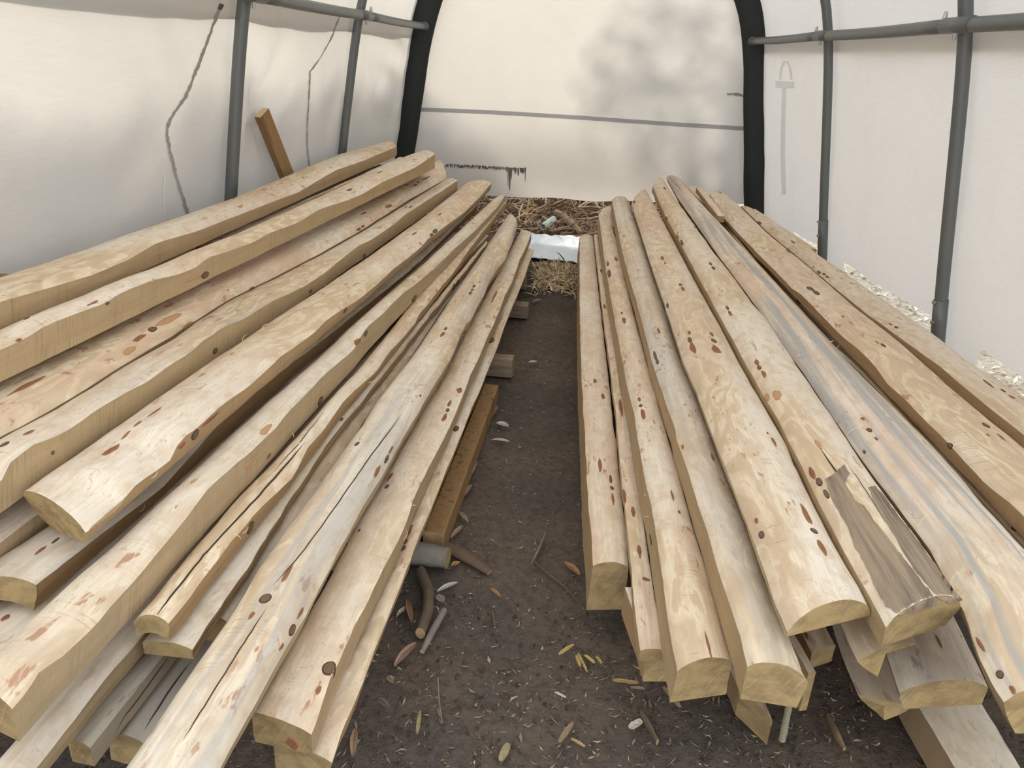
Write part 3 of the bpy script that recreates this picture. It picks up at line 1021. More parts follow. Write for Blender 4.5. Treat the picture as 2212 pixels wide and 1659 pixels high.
milled_log('R9', 'log with a thin brown side, second from the right edge of the right stack', (.60, .62),
    [(1533, 418), (1555, 458), (1589, 506), (1629, 553), (1675, 596), (1710, 623), (1733, 638), (1765, 672), (1794, 702), (1820, 728), (1849, 749), (1890, 790), (1915, 828), (1955, 863), (2000, 910), (2031, 939), (2082, 995), (2130, 1048), (2184, 1088), (2212, 1117)],
    [(1575, 425), (1620, 468), (1670, 515), (1733, 566), (1766, 594), (1807, 630), (1850, 668), (1890, 699), (1954, 749), (2010, 800), (2056, 842), (2133, 906), (2212, 969)],
    GR, flatside='L', dl=.036, dr=.07, h=.028, p=.7, yn=1.3, pink=.35, warm=.85, bl=.0)
milled_log('R10', 'outermost log of the right stack, nearest the right-hand tarp', (.52, .55),
    [(1600, 445), (1660, 503), (1733, 563), (1800, 622), (1850, 663), (1899, 697), (1960, 741), (2032, 793), (2067, 824), (2133, 878), (2212, 940)],
    [(1640, 462), (1700, 500), (1777, 558), (1816, 583), (1877, 627), (1940, 670), (2007, 715), (2098, 787), (2160, 825), (2212, 857)],
    GR, flatside='L', dl=.035, dr=.07, h=.02, p=.7, yn=1.45, pink=.25, warm=.5)
milled_log('R11', 'sliver of tan log far back in the right stack by the black arch', (.50, .50),
    [(1622, 452), (1690, 498)], [(1648, 462), (1712, 504)],
    GR, dl=.05, dr=.05, h=.004, yn=5.2, yf=6.6, warm=.7)
milled_log('R8b', 'broken brown board tip standing up between logs at the far right end', (.655, .665),
    [(1506, 408), (1523, 430)], [(1517, 403), (1535, 427)],
    GR, dl=.04, dr=.04, h=.0, yn=5.3, yf=6.5, warm=1.0)
milled_log('R12', 'short-cut log end with an angular face, tucked under the weathered log', (.455, .45),
    [(1700, 1130), (1790, 1290), (1853, 1430)], [(1850, 1130), (1930, 1290), (1981, 1392)],
    GR, dl=.035, dr=.02, h=.018, yf=2.06, bl=.05, br=.07, warm=.3, pink=.3, grey=.1)
milled_log('R13', 'wide log with a golden sawn end, below the weathered log at the lower right', (.345, .34),
    [(1850, 1250), (1900, 1370), (1943, 1497)], [(2020, 1250), (2080, 1370), (2134, 1486)],
    GR, dl=.045, dr=.05, h=.03, yf=2.06, bl=.02, pink=.3, stain=.4, grey=.15)
milled_log('R14', 'upturned log, flat face up with a boat-shaped end, at the lower right', (.235, .23),
    [(1790, 1330), (1820, 1420), (1853, 1500)], [(1900, 1330), (1945, 1450), (1972, 1527)],
    GR, dl=.05, dr=.05, h=.0, bl=.055, br=.055, yf=2.06, grey=.35, pink=.1)
milled_log('R15', 'plank-like log lying on the dirt in the lower right corner', (.125, .125),
    [(1975, 1512), (2062, 1659)], [(2110, 1502), (2202, 1655)],
    GR, dl=.10, dr=.10, h=.012, yn=(1.32, 1.345), yf=2.12, grey=.2, pink=.1, warm=.7)
milled_log('R16', 'narrow upright-sawn log end in the gap under the half-moon log', (.29, .28),
    [(1700, 1370), (1747, 1455)], [(1716, 1370), (1760, 1452)],
    GR, dl=.12, dr=.12, h=.004, yf=2.06, warm=.2)
milled_log('R17', 'short log end with a brown spot in the shadow under the half-moon log', (.27, .26),
    [(1715, 1330), (1752, 1412)], [(1770, 1330), (1806, 1396)],
    GR, dl=.05, dr=.05, h=.012, yf=2.06, pink=.3)
milled_log('R18', 'broken splintered stake lying on the dirt below the right stack', (.085, .085),
    [(1575, 1440), (1597, 1495)], [(1625, 1440), (1670, 1560)],
    GR, dl=.08, dr=.08, h=.012, yf=2.1, warm=.9, grey=.2, wob=.006)

# ---- courses of logs buried inside the stacks (they carry the ones in view)
def buried(stack, x, ztop, w, y0, y1, slope_x, slope_z, th=.106):
    z0 = ztop + slope_z * 0; z1 = ztop + slope_z * 5.2
    A = [(x - w / 2 + slope_x * (y - 1.2), y, 0) for y in (y0, y1)]
    B = [(x + w / 2 + slope_x * (y - 1.2), y, 0) for y in (y0, y1)]
    milled_log('B%s%.2f%.2f' % (stack, x, ztop),
               'log buried in the lower courses of the %s stack, carrying the logs in view' % stack,
               (z0, z1), A, B, 'logs buried in the lower courses of the %s stack' % stack,
               dl=th, dr=th, h=.0, yn=y0, yf=y1, world=True, pink=.2, bump=0)
for x, zt, y0 in ((-.635, .245, 1.9), (-.80, .245, 3.1), (-.97, .245, 1.9), (-1.14, .245, 1.9), (-1.31, .245, 1.9), (-1.48, .245, 1.9),
                  (-.97, .358, 3.6), (-1.14, .37, 1.9), (-1.31, .37, 1.9), (-1.48, .37, 1.9),
                  (-1.31, .49, 1.9), (-1.48, .49, 1.9), (-1.48, .625, 1.9), (-1.615, .735, 1.9), (-1.64, .85, 1.9)):
    buried('left', x, zt, (.155 if x > -1.6 else .08), y0, 5.9, .05, -.012)
for x, zt, y0, *th_ in ((.36, .255, 2.7), (.52, .255, 3.1), (.68, .255, 3.1), (.96, .255, 3.3), (1.12, .255, 2.2), (1.28, .255, 2.2), (1.44, .255, 2.2), (1.6, .255, 2.2),
                  (.50, .37, 2.3), (1.12, .375, 2.2), (1.28, .375, 2.2), (1.44, .375, 2.2),
                  (.637, .475, 2.5), (.98, .49, 2.2), (1.14, .458, 2.2, .075), (1.30, .49, 2.2)):
    buried('right', x, zt, .14 if zt < .45 else .13, y0, 6.2, -.006, 0.002, *th_)

# ------------------------------------------------------------------ knots and scars on the logs
WB = BVHTree.FromPolygons(ALLV, ALLF)
def wood_hit(px, py):
    d = ray(px, py).normalized()
    h, n, i, dist = WB.ray_cast(CAM, d)
    if h is None:
        return None
    if n.dot(d) > 0:
        n = -n
    return h, n, OWN[i]

def on_wood(p, n, key, off):
    q, m, i, dist = WB.ray_cast(p + n * .03, -n, .07)
    if q is None or OWN[i] != key:
        return p + n * off
    return q + n * off

def mark(px, py, ln, wd, kind, light=0.0):
    hit = wood_hit(px, py)
    if hit is None:
        return
    c, n, key = hit
    lg = LOGS[key]
    u = (lg['axis'] - n * lg['axis'].dot(n)).normalized()
    v = n.cross(u)
    c0 = proj(c)
    pu = (proj(c + u * .01) - c0).length / .01
    pv = (proj(c + v * .01) - c0).length / .01
    ru = min(.20, ln / pu / 2 * (1.0 if kind == 's' else 1.0))
    rv = min(.05, wd / pv / 2)
    ru = max(ru, .004); rv = max(rv, .003)
    rr = random.Random(int(px * 7 + py))
    ph = rr.uniform(0, 20)
    N = 18
    V, K, Fc = [on_wood(c, n, key, .0022)], [0.0], []
    for ring, fr in enumerate((.45, .8, 1.0)):
        for j in range(N):
            th = 2 * PI * j / N
            ca, sa = math.cos(th), math.sin(th)
            if kind == 's':
                rad = 1 + .34 * nz(ca * 1.3 + ph, sa * 1.3, ph) + .16 * nz(ca * 4 + ph, sa * 4, 3)
                sa2 = math.copysign(abs(sa) ** 1.25, sa)
            else:
                rad = 1 + .10 * nz(ca + ph, sa, ph); sa2 = sa
            p = c + u * (ru * ca * rad * fr) + v * (rv * sa2 * rad * fr)
            V.append(on_wood(p, n, key, (.0022, .0019, .0004)[ring])); K.append(fr)
    for j in range(N):
        k2 = (j + 1) % N
        Fc.append((0, 1 + j, 1 + k2))
        for ring in range(2):
            a = 1 + ring * N
            Fc.append((a + j, a + N + j, a + N + k2, a + k2))
    link('knot' if kind == 'k' else 'bark_scar', V, Fc, M_KNOT if kind == 'k' else M_SCAR, lg['root'], False,
         {'kr': ('FLOAT', K)}, lg['loc'], (light, 0, 0, 1))

KN = """755 410 12 6|897 400 8 5|904 394 6 4|775 495 10 6|784 489 8 5|887 447 10 4|877 447 5 4|787 552 8 8|940 499 12 9|932 507 9 6|950 463 8 4
989 611 13 12|981 620 12 11|1024 618 8 6|1020 626 6 5|1016 633 8 6|895 645 16 11|746 671 12 9|790 721 13 10|963 710 8 6|1062 735 13 11|1003 718 9 8
967 886 9 8|985 926 14 12|908 855 5 4|771 959 11 10|835 992 20 9|836 1051 11 9|776 1146 7 6|870 1184 14 14|876 1170 13 9|541 1140 26 22|738 906 9 6|422 939 22 20
573 1293 25 24|631 1361 26 17|711 1444 33 31|330 711 18 14|58 688 12 9|443 594 18 14|465 758 13 12|114 978 8 8|10 960 22 12|671 629 8 7|692 866 18 16|120 1168 22 6
1325 494 8 5|1313 570 10 6|1316 591 16 9|1343 676 6 4|1370 436 6 5|1470 615 5 8|1442 660 10 7|1436 407 6 5|1440 472 8 6|1473 524 12 7|1535 570 8 6|1541 579 9 7|1571 665 10 6|1501 491 6 4
1384 876 7 8|1420 781 13 7|1490 734 12 9|1542 736 10 12|1658 936 4 3|1640 794 10 9|1319 1035 18 7|1322 1054 8 9|1467 1106 7 6|1406 1166 24 8|1645 1155 17 14
1769 1041 20 14|1785 1067 22 10|1759 1147 14 17|1878 929 12 11|1893 948 10 5|1867 976 9 7|2130 919 16 14|2051 963 16 10|2190 1143 14 9
1703 543 12 6|1769 588 9 6|1780 592 7 6|1787 598 8 5|1750 623 14 12|1763 632 16 11|1727 652 16 12|1936 707 9 7|1908 746 13 8|2167 844 12 7|1713 523 10 5|1556 416 6 5
2160 1457 20 17|1415 768 20 7|1328 504 12 7|232 655 9 7"""
SCAR = """820 372 12 5|878 400 9 5|840 445 16 7|785 461 14 5|920 385 20 6|895 505 14 5|774 738 20 9|956 722 13 8|971 872 14 7|960 902 20 9|992 843 14 12|1068 640 30 5
844 972 22 6|815 1018 28 10|843 1030 24 8|884 1148 34 9|455 905 54 9|393 962 22 10|620 1240 52 9|648 1325 30 7|543 1330 22 9|607 1398 20 7|688 1491 22 10|633 1606 30 26
300 731 34 10|60 832 95 12|62 935 32 11|335 890 36 6|297 916 22 7|272 940 28 6|240 973 40 16|543 624 14 8|87 1190 34 7|12 1335 26 12|200 655 30 4|40 735 14 8
1331 560 9 8|1348 692 14 9|1299 585 10 5|1306 662 12 5|1431 558 9 8|1437 568 6 4|1475 624 11 7|1464 512 8 5|1577 677 15 6|1640 482 10 9|1381 863 11 7|1389 895 24 10|1423 715 14 6
1489 719 10 7|1496 751 27 12|1537 722 12 9|1547 755 19 19|1672 955 26 8|1635 783 14 9|1650 808 18 8|1539 988 18 6|1285 823 10 8|1302 856 12 8|1296 1005 30 8|1341 880 40 8
1324 1078 30 6|1452 1070 26 6|1381 1190 30 8|1395 1252 10 18|1367 1105 22 9|1349 1072 30 8|1634 1125 14 8|1754 1022 30 13|1742 1112 48 14|1776 1183 44 15|1864 905 10 8|2163 945 28 7|2134 940 8 6
1924 701 10 4|1895 740 12 4|1821 684 8 4|2135 829 36 7|2186 858 18 8|2118 1392 38 9|2188 1491 22 11|2028 1386 36 5|1742 1373 18 8|1530 1395 60 5|1475 965 10 6|580 985 16 8"""
LIGHT = """365 690 60 16|405 706 26 20|280 757 30 14|1678 854 22 20|1657 858 16 14|575 927 30 14|540 1000 34 12|420 600 40 7|1768 960 26 10"""
for txt, kd, li in ((KN, 'k', 0), (SCAR, 's', 0.0), (LIGHT, 's', .75)):
    for it in txt.replace('\n', '|').split('|'):
        q = [float(t) for t in it.split()]
        mark(q[0], q[1], q[2], q[3], kd, li)

# cracks along the grain
def crack(pxs, w):
    pts = []
    for a, b in zip(pxs[:-1], pxs[1:]):
        m = max(2, int(math.hypot(b[0] - a[0], b[1] - a[1]) / 14))
        for i in range(m):
            u = i / m
            pts.append((a[0] + (b[0] - a[0]) * u + random.uniform(-.8, .8), a[1] + (b[1] - a[1]) * u))
    pts.append(pxs[-1])
    h0 = wood_hit(*pts[len(pts) // 2])
    if not h0:
        return
    key = h0[2]
    V = []
    n_ = len(pts)
    for i, (x, y) in enumerate(pts):
        hh = wood_hit(x, y)
        if hh is None or hh[2] != key:
            continue
        c, n, _ = hh
        v = n.cross(LOGS[key]['axis']).normalized()
        taper = min(1, (i + .3) / 4, (n_ - i - .7) / 4)
        ww = w / F * (c - CAM).length * taper / 2
        V += [c + n * .0012 + v * ww, c + n * .0012 - v * ww]
    Fc = [(2 * i, 2 * i + 1, 2 * i + 3, 2 * i + 2) for i in range(len(V) // 2 - 1)]
    if Fc:
        link('drying_crack', V, Fc, M_CRACK, LOGS[key]['root'], origin=LOGS[key]['loc'])
crack([(868, 895), (790, 1000), (700, 1130), (640, 1210), (590, 1265)], 2.2)
crack([(575, 1315), (520, 1400), (470, 1480), (395, 1600)], 2.4)
crack([(660, 955), (560, 1070), (500, 1135), (440, 1200), (380, 1275), (330, 1340)], 3.6)
crack([(700, 890), (640, 965), (590, 1020)], 1.8)
crack([(1763, 957), (1800, 1010), (1850, 1090), (1900, 1160), (1950, 1230)], 3.2)
crack([(1830, 1000), (1870, 1060), (1910, 1125)], 1.8)
crack([(1446, 383), (1462, 400), (1478, 418)], 1.5)
crack([(370, 1410), (320, 1480), (270, 1545), (245, 1590)], 2.6)
crack([(415, 1425), (360, 1500), (310, 1580)], 3.0)

# weathered grey patches on one log: built on its surface
def wood_patch(name, poly, mat, off=.002, step=9):
    n = len(poly)
    dense = []
    for i in range(n):
        a, b = poly[i], poly[(i + 1) % n]
        m = max(1, int(math.hypot(b[0] - a[0], b[1] - a[1]) / step))
        for j in range(m):
            u = j / m
            dense.append(Vector((a[0] + (b[0] - a[0]) * u + random.uniform(-1.2, 1.2), a[1] + (b[1] - a[1]) * u + random.uniform(-1.2, 1.2))))
    nb = len(dense)
    xs = [p.x for p in dense]; ys = [p.y for p in dense]
    def inside(x, y):
        c = False
        for i in range(nb):
            a, b = dense[i], dense[i - 1]
            if (a.y > y) != (b.y > y) and x < (b.x - a.x) * (y - a.y) / (b.y - a.y) + a.x:
                c = not c
        return c
    pts = list(dense)
    for x in np.arange(min(xs), max(xs), step):
        for y in np.arange(min(ys), max(ys), step):
            if inside(x, y):
                pts.append(Vector((float(x), float(y))))
    out = delaunay_2d_cdt(pts, [], [list(range(nb))], 1, 1e-4)
    P2, faces = out[0], out[2]
    cx, cy = sum(xs) / nb, sum(ys) / nb
    h0 = wood_hit(cx, cy)
    key = h0[2]
    lg = LOGS[key]
    V, C = [], []
    for p in P2:
        hh = wood_hit(p.x, p.y)
        if hh is None or hh[2] != key:
            hh = (CAM + ray(p.x, p.y).normalized() * (h0[0] - CAM).length, h0[1], key)
            d = ray(p.x, p.y)
            t = (h0[0] - CAM).dot(h0[1]) / d.dot(h0[1])
            hh = (CAM + d * t, h0[1], key)
        V.append(hh[0] + hh[1] * off); C.append((hh[0].x, hh[0].y, 3.3))
    return link(name, V, [tuple(f) for f in faces], mat, lg['root'], False, {'lc': ('FLOAT_VECTOR', C)}, lg['loc'])
wood_patch('weathered_patch', [(1783, 1036), (1806, 1022), (1823, 1004), (1834, 1024), (1825, 1042), (1845, 1081), (1866, 1092), (1888, 1126), (1909, 1151), (1934, 1183), (1976, 1238), (1990, 1258),
                               (2010, 1280), (2024, 1306), (1982, 1316), (1940, 1328), (1915, 1310), (1893, 1271), (1870, 1223), (1848, 1183), (1832, 1140), (1812, 1105), (1798, 1081)], M_GREYWOOD)
wood_patch('weathered_patch', [(1876, 1054), (1890, 1049), (1925, 1095), (1960, 1140), (2000, 1195), (2040, 1248), (2078, 1298), (2050, 1304), (2024, 1290), (1998, 1258), (1979, 1238), (1956, 1201), (1934, 1162), (1911, 1126), (1886, 1081)], M_GREYWOOD)

# hair-thin splinters curling off the sawn edges
def splinter(px, py, ln, an, w=1.6):
    hh = wood_hit(px, py)
    if hh is None:
        return
    c, n, key = hh
    up = Vector((0, 0, 1))
    e = (R @ Vector((math.cos(an), -math.sin(an), 0)))
    e = (e - n * e.dot(n) * .8).normalized()
    L_ = ln / F * (c - CAM).length
    rr = random.Random(int(px + py))
    pts = [c + e * (L_ * u) + n * (.002 + L_ * .35 * math.sin(PI * u * .8)) + up * (L_ * .25 * u * u) for u in (0, .25, .5, .75, 1)]
    V, Fc = tube(pts, [w / F * (c - CAM).length * .5 * q for q in (1, .9, .8, .6, .3)], 5)
    link('splinter', V, Fc, M_SPLIN, LOGS[key]['root'], origin=LOGS[key]['loc'])
M_SPLIN = plain('splinter_wood', (.74, .60, .40), .8)
for q in ((565, 712, 18, .2), (524, 737, 14, -.6), (700, 617, 12, .3), (782, 786, 16, .2), (770, 813, 26, .25), (795, 826, 18, .1), (630, 935, 12, 1.4), (675, 903, 12, -1.0),
          (505, 1155, 18, .9), (522, 1152, 14, -.2), (325, 1033, 16, -.4), (1402, 1115, 9, 3.1), (1397, 1067, 7, 2.6), (1809, 753, 12, -1.2), (1790, 740, 10, -.3), (888, 1093, 10, .1),
          (870, 1165, 16, -.9), (300, 1104, 14, -.7), (1830, 943, 26, .3), (1985, 1143, 30, -.1), (470, 968, 16, -.3), (1316, 445, 6, -.5)):
    splinter(*q)

# ------------------------------------------------------------------ bearers and other timber on the ground
def beam(name, label, a, b, w, h, mat_seed, cat='beam', lcs=(0, .3, .15, 1), group=None, mat=None):
    """squared timber from a to b (bottom centre line), with slightly worn edges"""
    a, b = Vector(a), Vector(b)
    t = (b - a).normalized(); up = Vector((0, 0, 1)); sx = t.cross(up).normalized(); upv = sx.cross(t)
    bev = .006
    prof = [(-w / 2, bev), (-w / 2 + bev, 0), (w / 2 - bev, 0), (w / 2, bev), (w / 2, h - bev), (w / 2 - bev, h), (-w / 2 + bev, h), (-w / 2, h - bev)]
    N = 14
    V, C, Fc = [], [], []
    for i in range(N):
        u = i / (N - 1)
        c = a.lerp(b, u)
        for j, (x, z) in enumerate(prof):
            jit = .002 * nz(u * 9, j * 2.3, mat_seed)
            V.append(c + sx * (x + jit) + upv * (z + jit)); C.append((x + z, u * (b - a).length + mat_seed, mat_seed))
    m = len(prof)
    for i in range(N - 1):
        for j in range(m):
            k2 = (j + 1) % m
            Fc.append((i * m + j, (i + 1) * m + j, (i + 1) * m + k2, i * m + k2))
    root = empty(name, a, label, cat, group)
    link('timber', V, Fc, mat or M_GREYWOOD, root, False, {'lc': ('FLOAT_VECTOR', C)}, a, lcs)
    for k0, flip in ((0, False), ((N - 1) * m, True)):
        EV = [V[k0 + j] for j in range(m)]
        EC = [(x, z, mat_seed) for x, z in prof]
        f = tuple(range(m))
        link('cut_end', EV, [f if flip else f[::-1]], M_END, root, False, {'lc': ('FLOAT_VECTOR', EC)}, a, (0, 0, .2, 1))
    return root

beam('support_beam', 'grey-brown squared beam on the dirt along the aisle edge of the left stack', (-.380, 2.20, .0), (-.318, 3.50, .0), .075, .095, 3, mat=M_BOARD, lcs=(0, .6, .35, 1))
beam('support_beam', 'crosswise bearer end poking out under the left stack, middle of the aisle', (-1.72, 3.93, 0), (-.235, 3.86, 0), .09, .105, 8, lcs=(0, .3, .8, 1))
beam('support_beam', 'small crosswise bearer end poking out far down the left side of the aisle', (-1.65, 4.95, 0), (-.215, 4.88, 0), .09, .095, 12, lcs=(0, .2, .8, 1))
for y in (2.35, 4.1, 5.55):
    beam('support_beam', 'crosswise bearer hidden beneath the right stack', (.16, y, 0), (1.62, y, 0), .09, .118, y, lcs=(0, .3, .5, 1), group='bearers under the right stack')
beam('support_beam', 'crosswise bearer hidden beneath the far end of the left stack', (-1.6, 5.6, 0), (-.27, 5.55, 0), .09, .095, 14, lcs=(0, .3, .5, 1))

def stick(name, label, cat, pts, rads, mat, seg=10, squash=None, ends=None, group=None, rough=.0):
    P = []
    n = len(pts)
    M = 5
    R_ = []
    for i in range(n - 1):
        for j in range(M):
            u = j / M
            P.append(Vector(pts[i]).lerp(Vector(pts[i + 1]), u)); R_.append(rads[i] + (rads[i + 1] - rads[i]) * u)
    P.append(Vector(pts[-1])); R_.append(rads[-1])
    # round the corners a little
    Q = [P[0]] + [(P[i - 1] + 2 * P[i] + P[i + 1]) / 4 for i in range(1, len(P) - 1)] + [P[-1]]
    R_ = [r * (1 + .14 * nz(i * .7, rads[0] * 90, 2)) for i, r in enumerate(R_)]
    V, Fc = tube(Q, R_, seg, False, squash)
    root = empty(name, P[0], label, cat, group)
    link('bark', V, Fc, mat, root, True, origin=P[0])
    k = len(V) - seg
    for ids in (list(range(seg))[::-1], list(range(k, k + seg))):
        EV = [V[i] for i in ids]
        link('cut_end', EV, [tuple(range(seg))], M_END, root, False, {'lc': ('FLOAT_VECTOR', [(p.x, p.z, 1) for p in EV])}, P[0], (0, 0, .5, 1))
    return root

def gp(px, py, z=.012):
    return at_z(px, py, z)
p0, p1 = gp(968, 1206, .045), gp(860, 1188, .045)
stick('bearer_log', 'short lichen-grey round log end sticking out under the left stack', 'log', [p0, p0.lerp(p1, .5), p0 + (p1 - p0) * 4.2], [.036, .038, .04], M_BARK, 14)
stick('branch', 'flat brown branch lying beside the lichen-grey log end', 'branch', [gp(905, 1160, .02), gp(960, 1180, .02), gp(1005, 1200, .016), gp(1058, 1236, .010)], [.020, .022, .022, .013], M_BROWNSTICK, 10, (1.2, .7))
stick('branch', 'thick curved dark branch on the dirt left of the aisle', 'branch', [gp(909, 1235, .02), gp(926, 1275, .02), gp(925, 1320, .02), gp(908, 1368, .018)], [.020, .023, .022, .020], M_BROWNSTICK, 12, (1.1, .8))
stick('stick', 'straight grey stick leaning over the end of the curved dark branch', 'stick', [gp(912, 1408, .012), gp(935, 1362, .015), gp(960, 1318, .015)], [.008, .011, .010], M_BARK, 8)
stick('stick', 'flat tapered grey stick in the middle of the aisle', 'stick', [gp(1149, 1216, .010), gp(1163, 1190, .012), gp(1178, 1154, .010)], [.004, .010, .007], M_BARK, 8, (1.2, .5))
stick('twig', 'thin dark twig running diagonally toward the right stack', 'twig', [gp(1155, 1213, .008), gp(1178, 1235, .010), gp(1198, 1250, .010), gp(1228, 1275, .008), gp(1254, 1306, .006)], [.003, .004, .004, .004, .002], M_BROWNSTICK, 6)
stick('twig', 'small brown twig standing out beside the orange leaf at the aisle centre', 'twig', [gp(1064, 1320, .006), gp(1067, 1340, .008), gp(1069, 1356, .006)], [.004, .004, .003], M_BROWNSTICK, 6)
stick('straw_stem', 'thin pale straw stem lying upright at the front of the aisle', 'straw', [gp(946, 1464, .006), gp(948, 1510, .010), gp(955, 1562, .006)], [.0022, .0022, .0018], M_BARK, 6)
stick('stake', 'thin grey-green stake leaning under the log with bluish streaks', 'stake', [gp(1689, 1598, .01), Vector(gp(1700, 1545, .10)), Vector(gp(1711, 1490, .21))], [.010, .009, .008], plain('grey_green_stick', (.30, .28, .19), .85, var=.3), 7)
stick('bark_strip', 'dark peeled bark strip lying in front of the right stack', 'bark strip', [gp(1385, 1542, .008), gp(1402, 1570, .010), gp(1420, 1603, .008)], [.013, .016, .010], M_BROWNSTICK, 8, (1.2, .4))
stick('bark_strip', 'rotten tan bark strip in front of the boat-ended log', 'bark strip', [gp(1788, 1545, .008), gp(1806, 1585, .012), gp(1824, 1618, .008)], [.008, .014, .007], plain('tan_bark', (.22, .15, .085), .9, var=.4), 8, (1.2, .5))

def chip(name, label, cat, a, b, w, col, curl=.25, th=.0022, group=None, lift=.004):
    """a flat curled flake (leaf or wood chip) between two photo points on the ground"""
    A, B = gp(*a, lift), gp(*b, lift)
    t = (B - A); L_ = t.length; t.normalize(); sx = t.cross(Vector((0, 0, 1))).normalized()
    wm = w / F * (A - CAM).length
    N, Mw = 9, 5
    V, Cc, Fc = [], [], []
    rr = random.Random(int(a[0] * 3 + a[1]))
    for top in (1, 0):
        for i in range(N):
            u = i / (N - 1)
            ww = wm / 2 * (math.sin(PI * min(1, max(0, u * .94 + .03))) ** (.75 if cat == 'leaf' else .32))
            for j in range(Mw):
                s_ = 2 * j / (Mw - 1) - 1
                zz = .004 + curl * wm * s_ * s_ * .8 + curl * L_ * .25 * math.sin(PI * u) + top * th + .002 * rr.uniform(-1, 1) * .3
                V.append(A + t * (L_ * u) + sx * (ww * s_) + Vector((0, 0, zz)))
                dk = 1 - .35 * (abs(s_) < .2) * (cat == 'leaf') - .25 * rr.random()
                Cc.append((col[0] * dk, col[1] * dk, col[2] * dk, 1))
    o = N * Mw
    for i in range(N - 1):
        for j in range(Mw - 1):
            q = i * Mw + j
            Fc.append((q, q + Mw, q + Mw + 1, q + 1)); Fc.append((o + q, o + q + 1, o + q + Mw + 1, o + q + Mw))
    for i in range(N - 1):
        for j in (0, Mw - 1):
            q = i * Mw + j
            Fc.append((q, o + q, o + q + Mw, q + Mw) if j == 0 else (q, q + Mw, o + q + Mw, o + q))
    ob = link(name, V, Fc, M_LEAF, None, False, {'vc': ('FLOAT_COLOR', Cc)}, A)
    return tag(ob, label, cat, group)

BRN, PALE, ORG, WHT, YEL, TAN, DRK = (.30, .17, .10), (.50, .42, .30), (.42, .23, .10), (.62, .58, .50), (.52, .38, .14), (.36, .27, .17), (.16, .11, .08)
for lab, a, b, w, c in (
    ('white narrow leaf left of the aisle centre, right of the curved branch', (945, 1281), (988, 1262), 11, WHT),
    ('upright brown leaf between the left stack and the curved branch', (879, 1298), (890, 1350), 12, BRN),
    ('pale folded leaf close against the left stack beside the upright brown leaf', (857, 1334), (879, 1314), 9, PALE),
    ('large brown-pink leaf lying near the lower edge of the left stack', (852, 1443), (899, 1393), 17, (.42, .27, .20)),
    ('orange torn leaf in the middle of the aisle', (1058, 1274), (1081, 1293), 8, ORG),
    ('orange-tan leaf near the short end of the reddish flecked log', (1218, 1219), (1252, 1246), 15, ORG),
    ('pale pinkish leaf among litter beside the squared beam end', (974, 1166), (1000, 1139), 10, (.40, .29, .22)),
    ('long tan leaf curling beside the squared beam end', (990, 1108), (1012, 1133), 10, TAN),
    ('small orange-brown leaf touching the lichen-grey log end', (975, 1226), (993, 1218), 12, ORG),
    ('triangular grey-pink leaf scrap right of the curved branch', (944, 1291), (958, 1306), 18, (.30, .24, .22)),
    ('brown leaf halfway up the aisle beside the squared beam', (1062, 906), (1077, 879), 9, BRN),
    ('white crumpled leaf halfway up the aisle', (1072, 918), (1098, 925), 18, WHT),
    ('white leaf on the shaded dirt far up the aisle', (1142, 786), (1160, 784), 9, WHT),
    ('tan leaf far up the aisle beside the small bearer end', (1150, 655), (1170, 650), 8, TAN),
    ('pale leaf pair beside the squared beam, halfway along', (1030, 1000), (1012, 1040), 10, (.44, .34, .26)),
    ('brown curled leaf below the pale leaf pair', (1020, 1050), (1003, 1075), 10, (.33, .22, .15)),
    ('white flake on the dirt beside the squared beam', (1062, 953), (1100, 957), 9, WHT),
    ('small brown leaf at the foot of the large brown-pink leaf', (838, 1466), (850, 1478), 14, TAN),
    ('dark grey leaf half pressed into the dirt at the lower left of the aisle', (815, 1512), (843, 1536), 13, (.16, .15, .14)),
    ('pale orange leaf beside the left stack near its lowest log end', (762, 1640), (768, 1578), 15, (.42, .28, .18))):
    chip('dry_leaf', lab, 'leaf', a, b, w, c)
for lab, a, b, w, c in (
    ('yellow chip with a forked tip right of the aisle centre', (1207, 1417), (1239, 1395), 8, YEL),
    ('brown wood chip with a white tip at the bottom of the aisle', (1207, 1608), (1238, 1564), 11, (.30, .21, .13)),
    ('mossy tan chip standing at the bottom centre of the aisle', (1081, 1648), (1098, 1610), 16, (.36, .29, .16)),
    ('yellowish upright sliver left of the aisle centre near the bottom', (901, 1588), (908, 1540), 8, (.34, .28, .15)),
    ('yellow splinter beside the end of the right stack', (1322, 1472), (1378, 1479), 9, (.48, .33, .14)),
    ('long greenish splinter in front of the third log end on the right', (1432, 1487), (1469, 1531), 10, (.40, .32, .17)),
    ('white angular wood chip in front of the right stack', (1359, 1576), (1386, 1560), 15, WHT),
    ('leftmost yellow shaving of the small cluster before the right stack', (1244, 1418), (1253, 1443), 7, YEL),
    ('longest yellow shaving of the small cluster before the right stack', (1248, 1414), (1268, 1455), 5, YEL),
    ('brightest yellow shaving of the small cluster before the right stack', (1262, 1418), (1284, 1435), 7, (.62, .46, .18)),
    ('rightmost yellow shaving of the small cluster before the right stack', (1287, 1420), (1299, 1436), 6, YEL),
    ('thin white sliver between the yellow chip and the bottom of the aisle', (1198, 1498), (1222, 1510), 5, WHT),
    ('yellow sliver at the bottom right of the aisle', (1233, 1598), (1263, 1616), 6, YEL),
    ('pale chip lying under the right stack beside the broken stake', (1362, 1488), (1392, 1490), 6, TAN)):
    chip('wood_chip', lab, 'wood chip', a, b, w, c, .10)

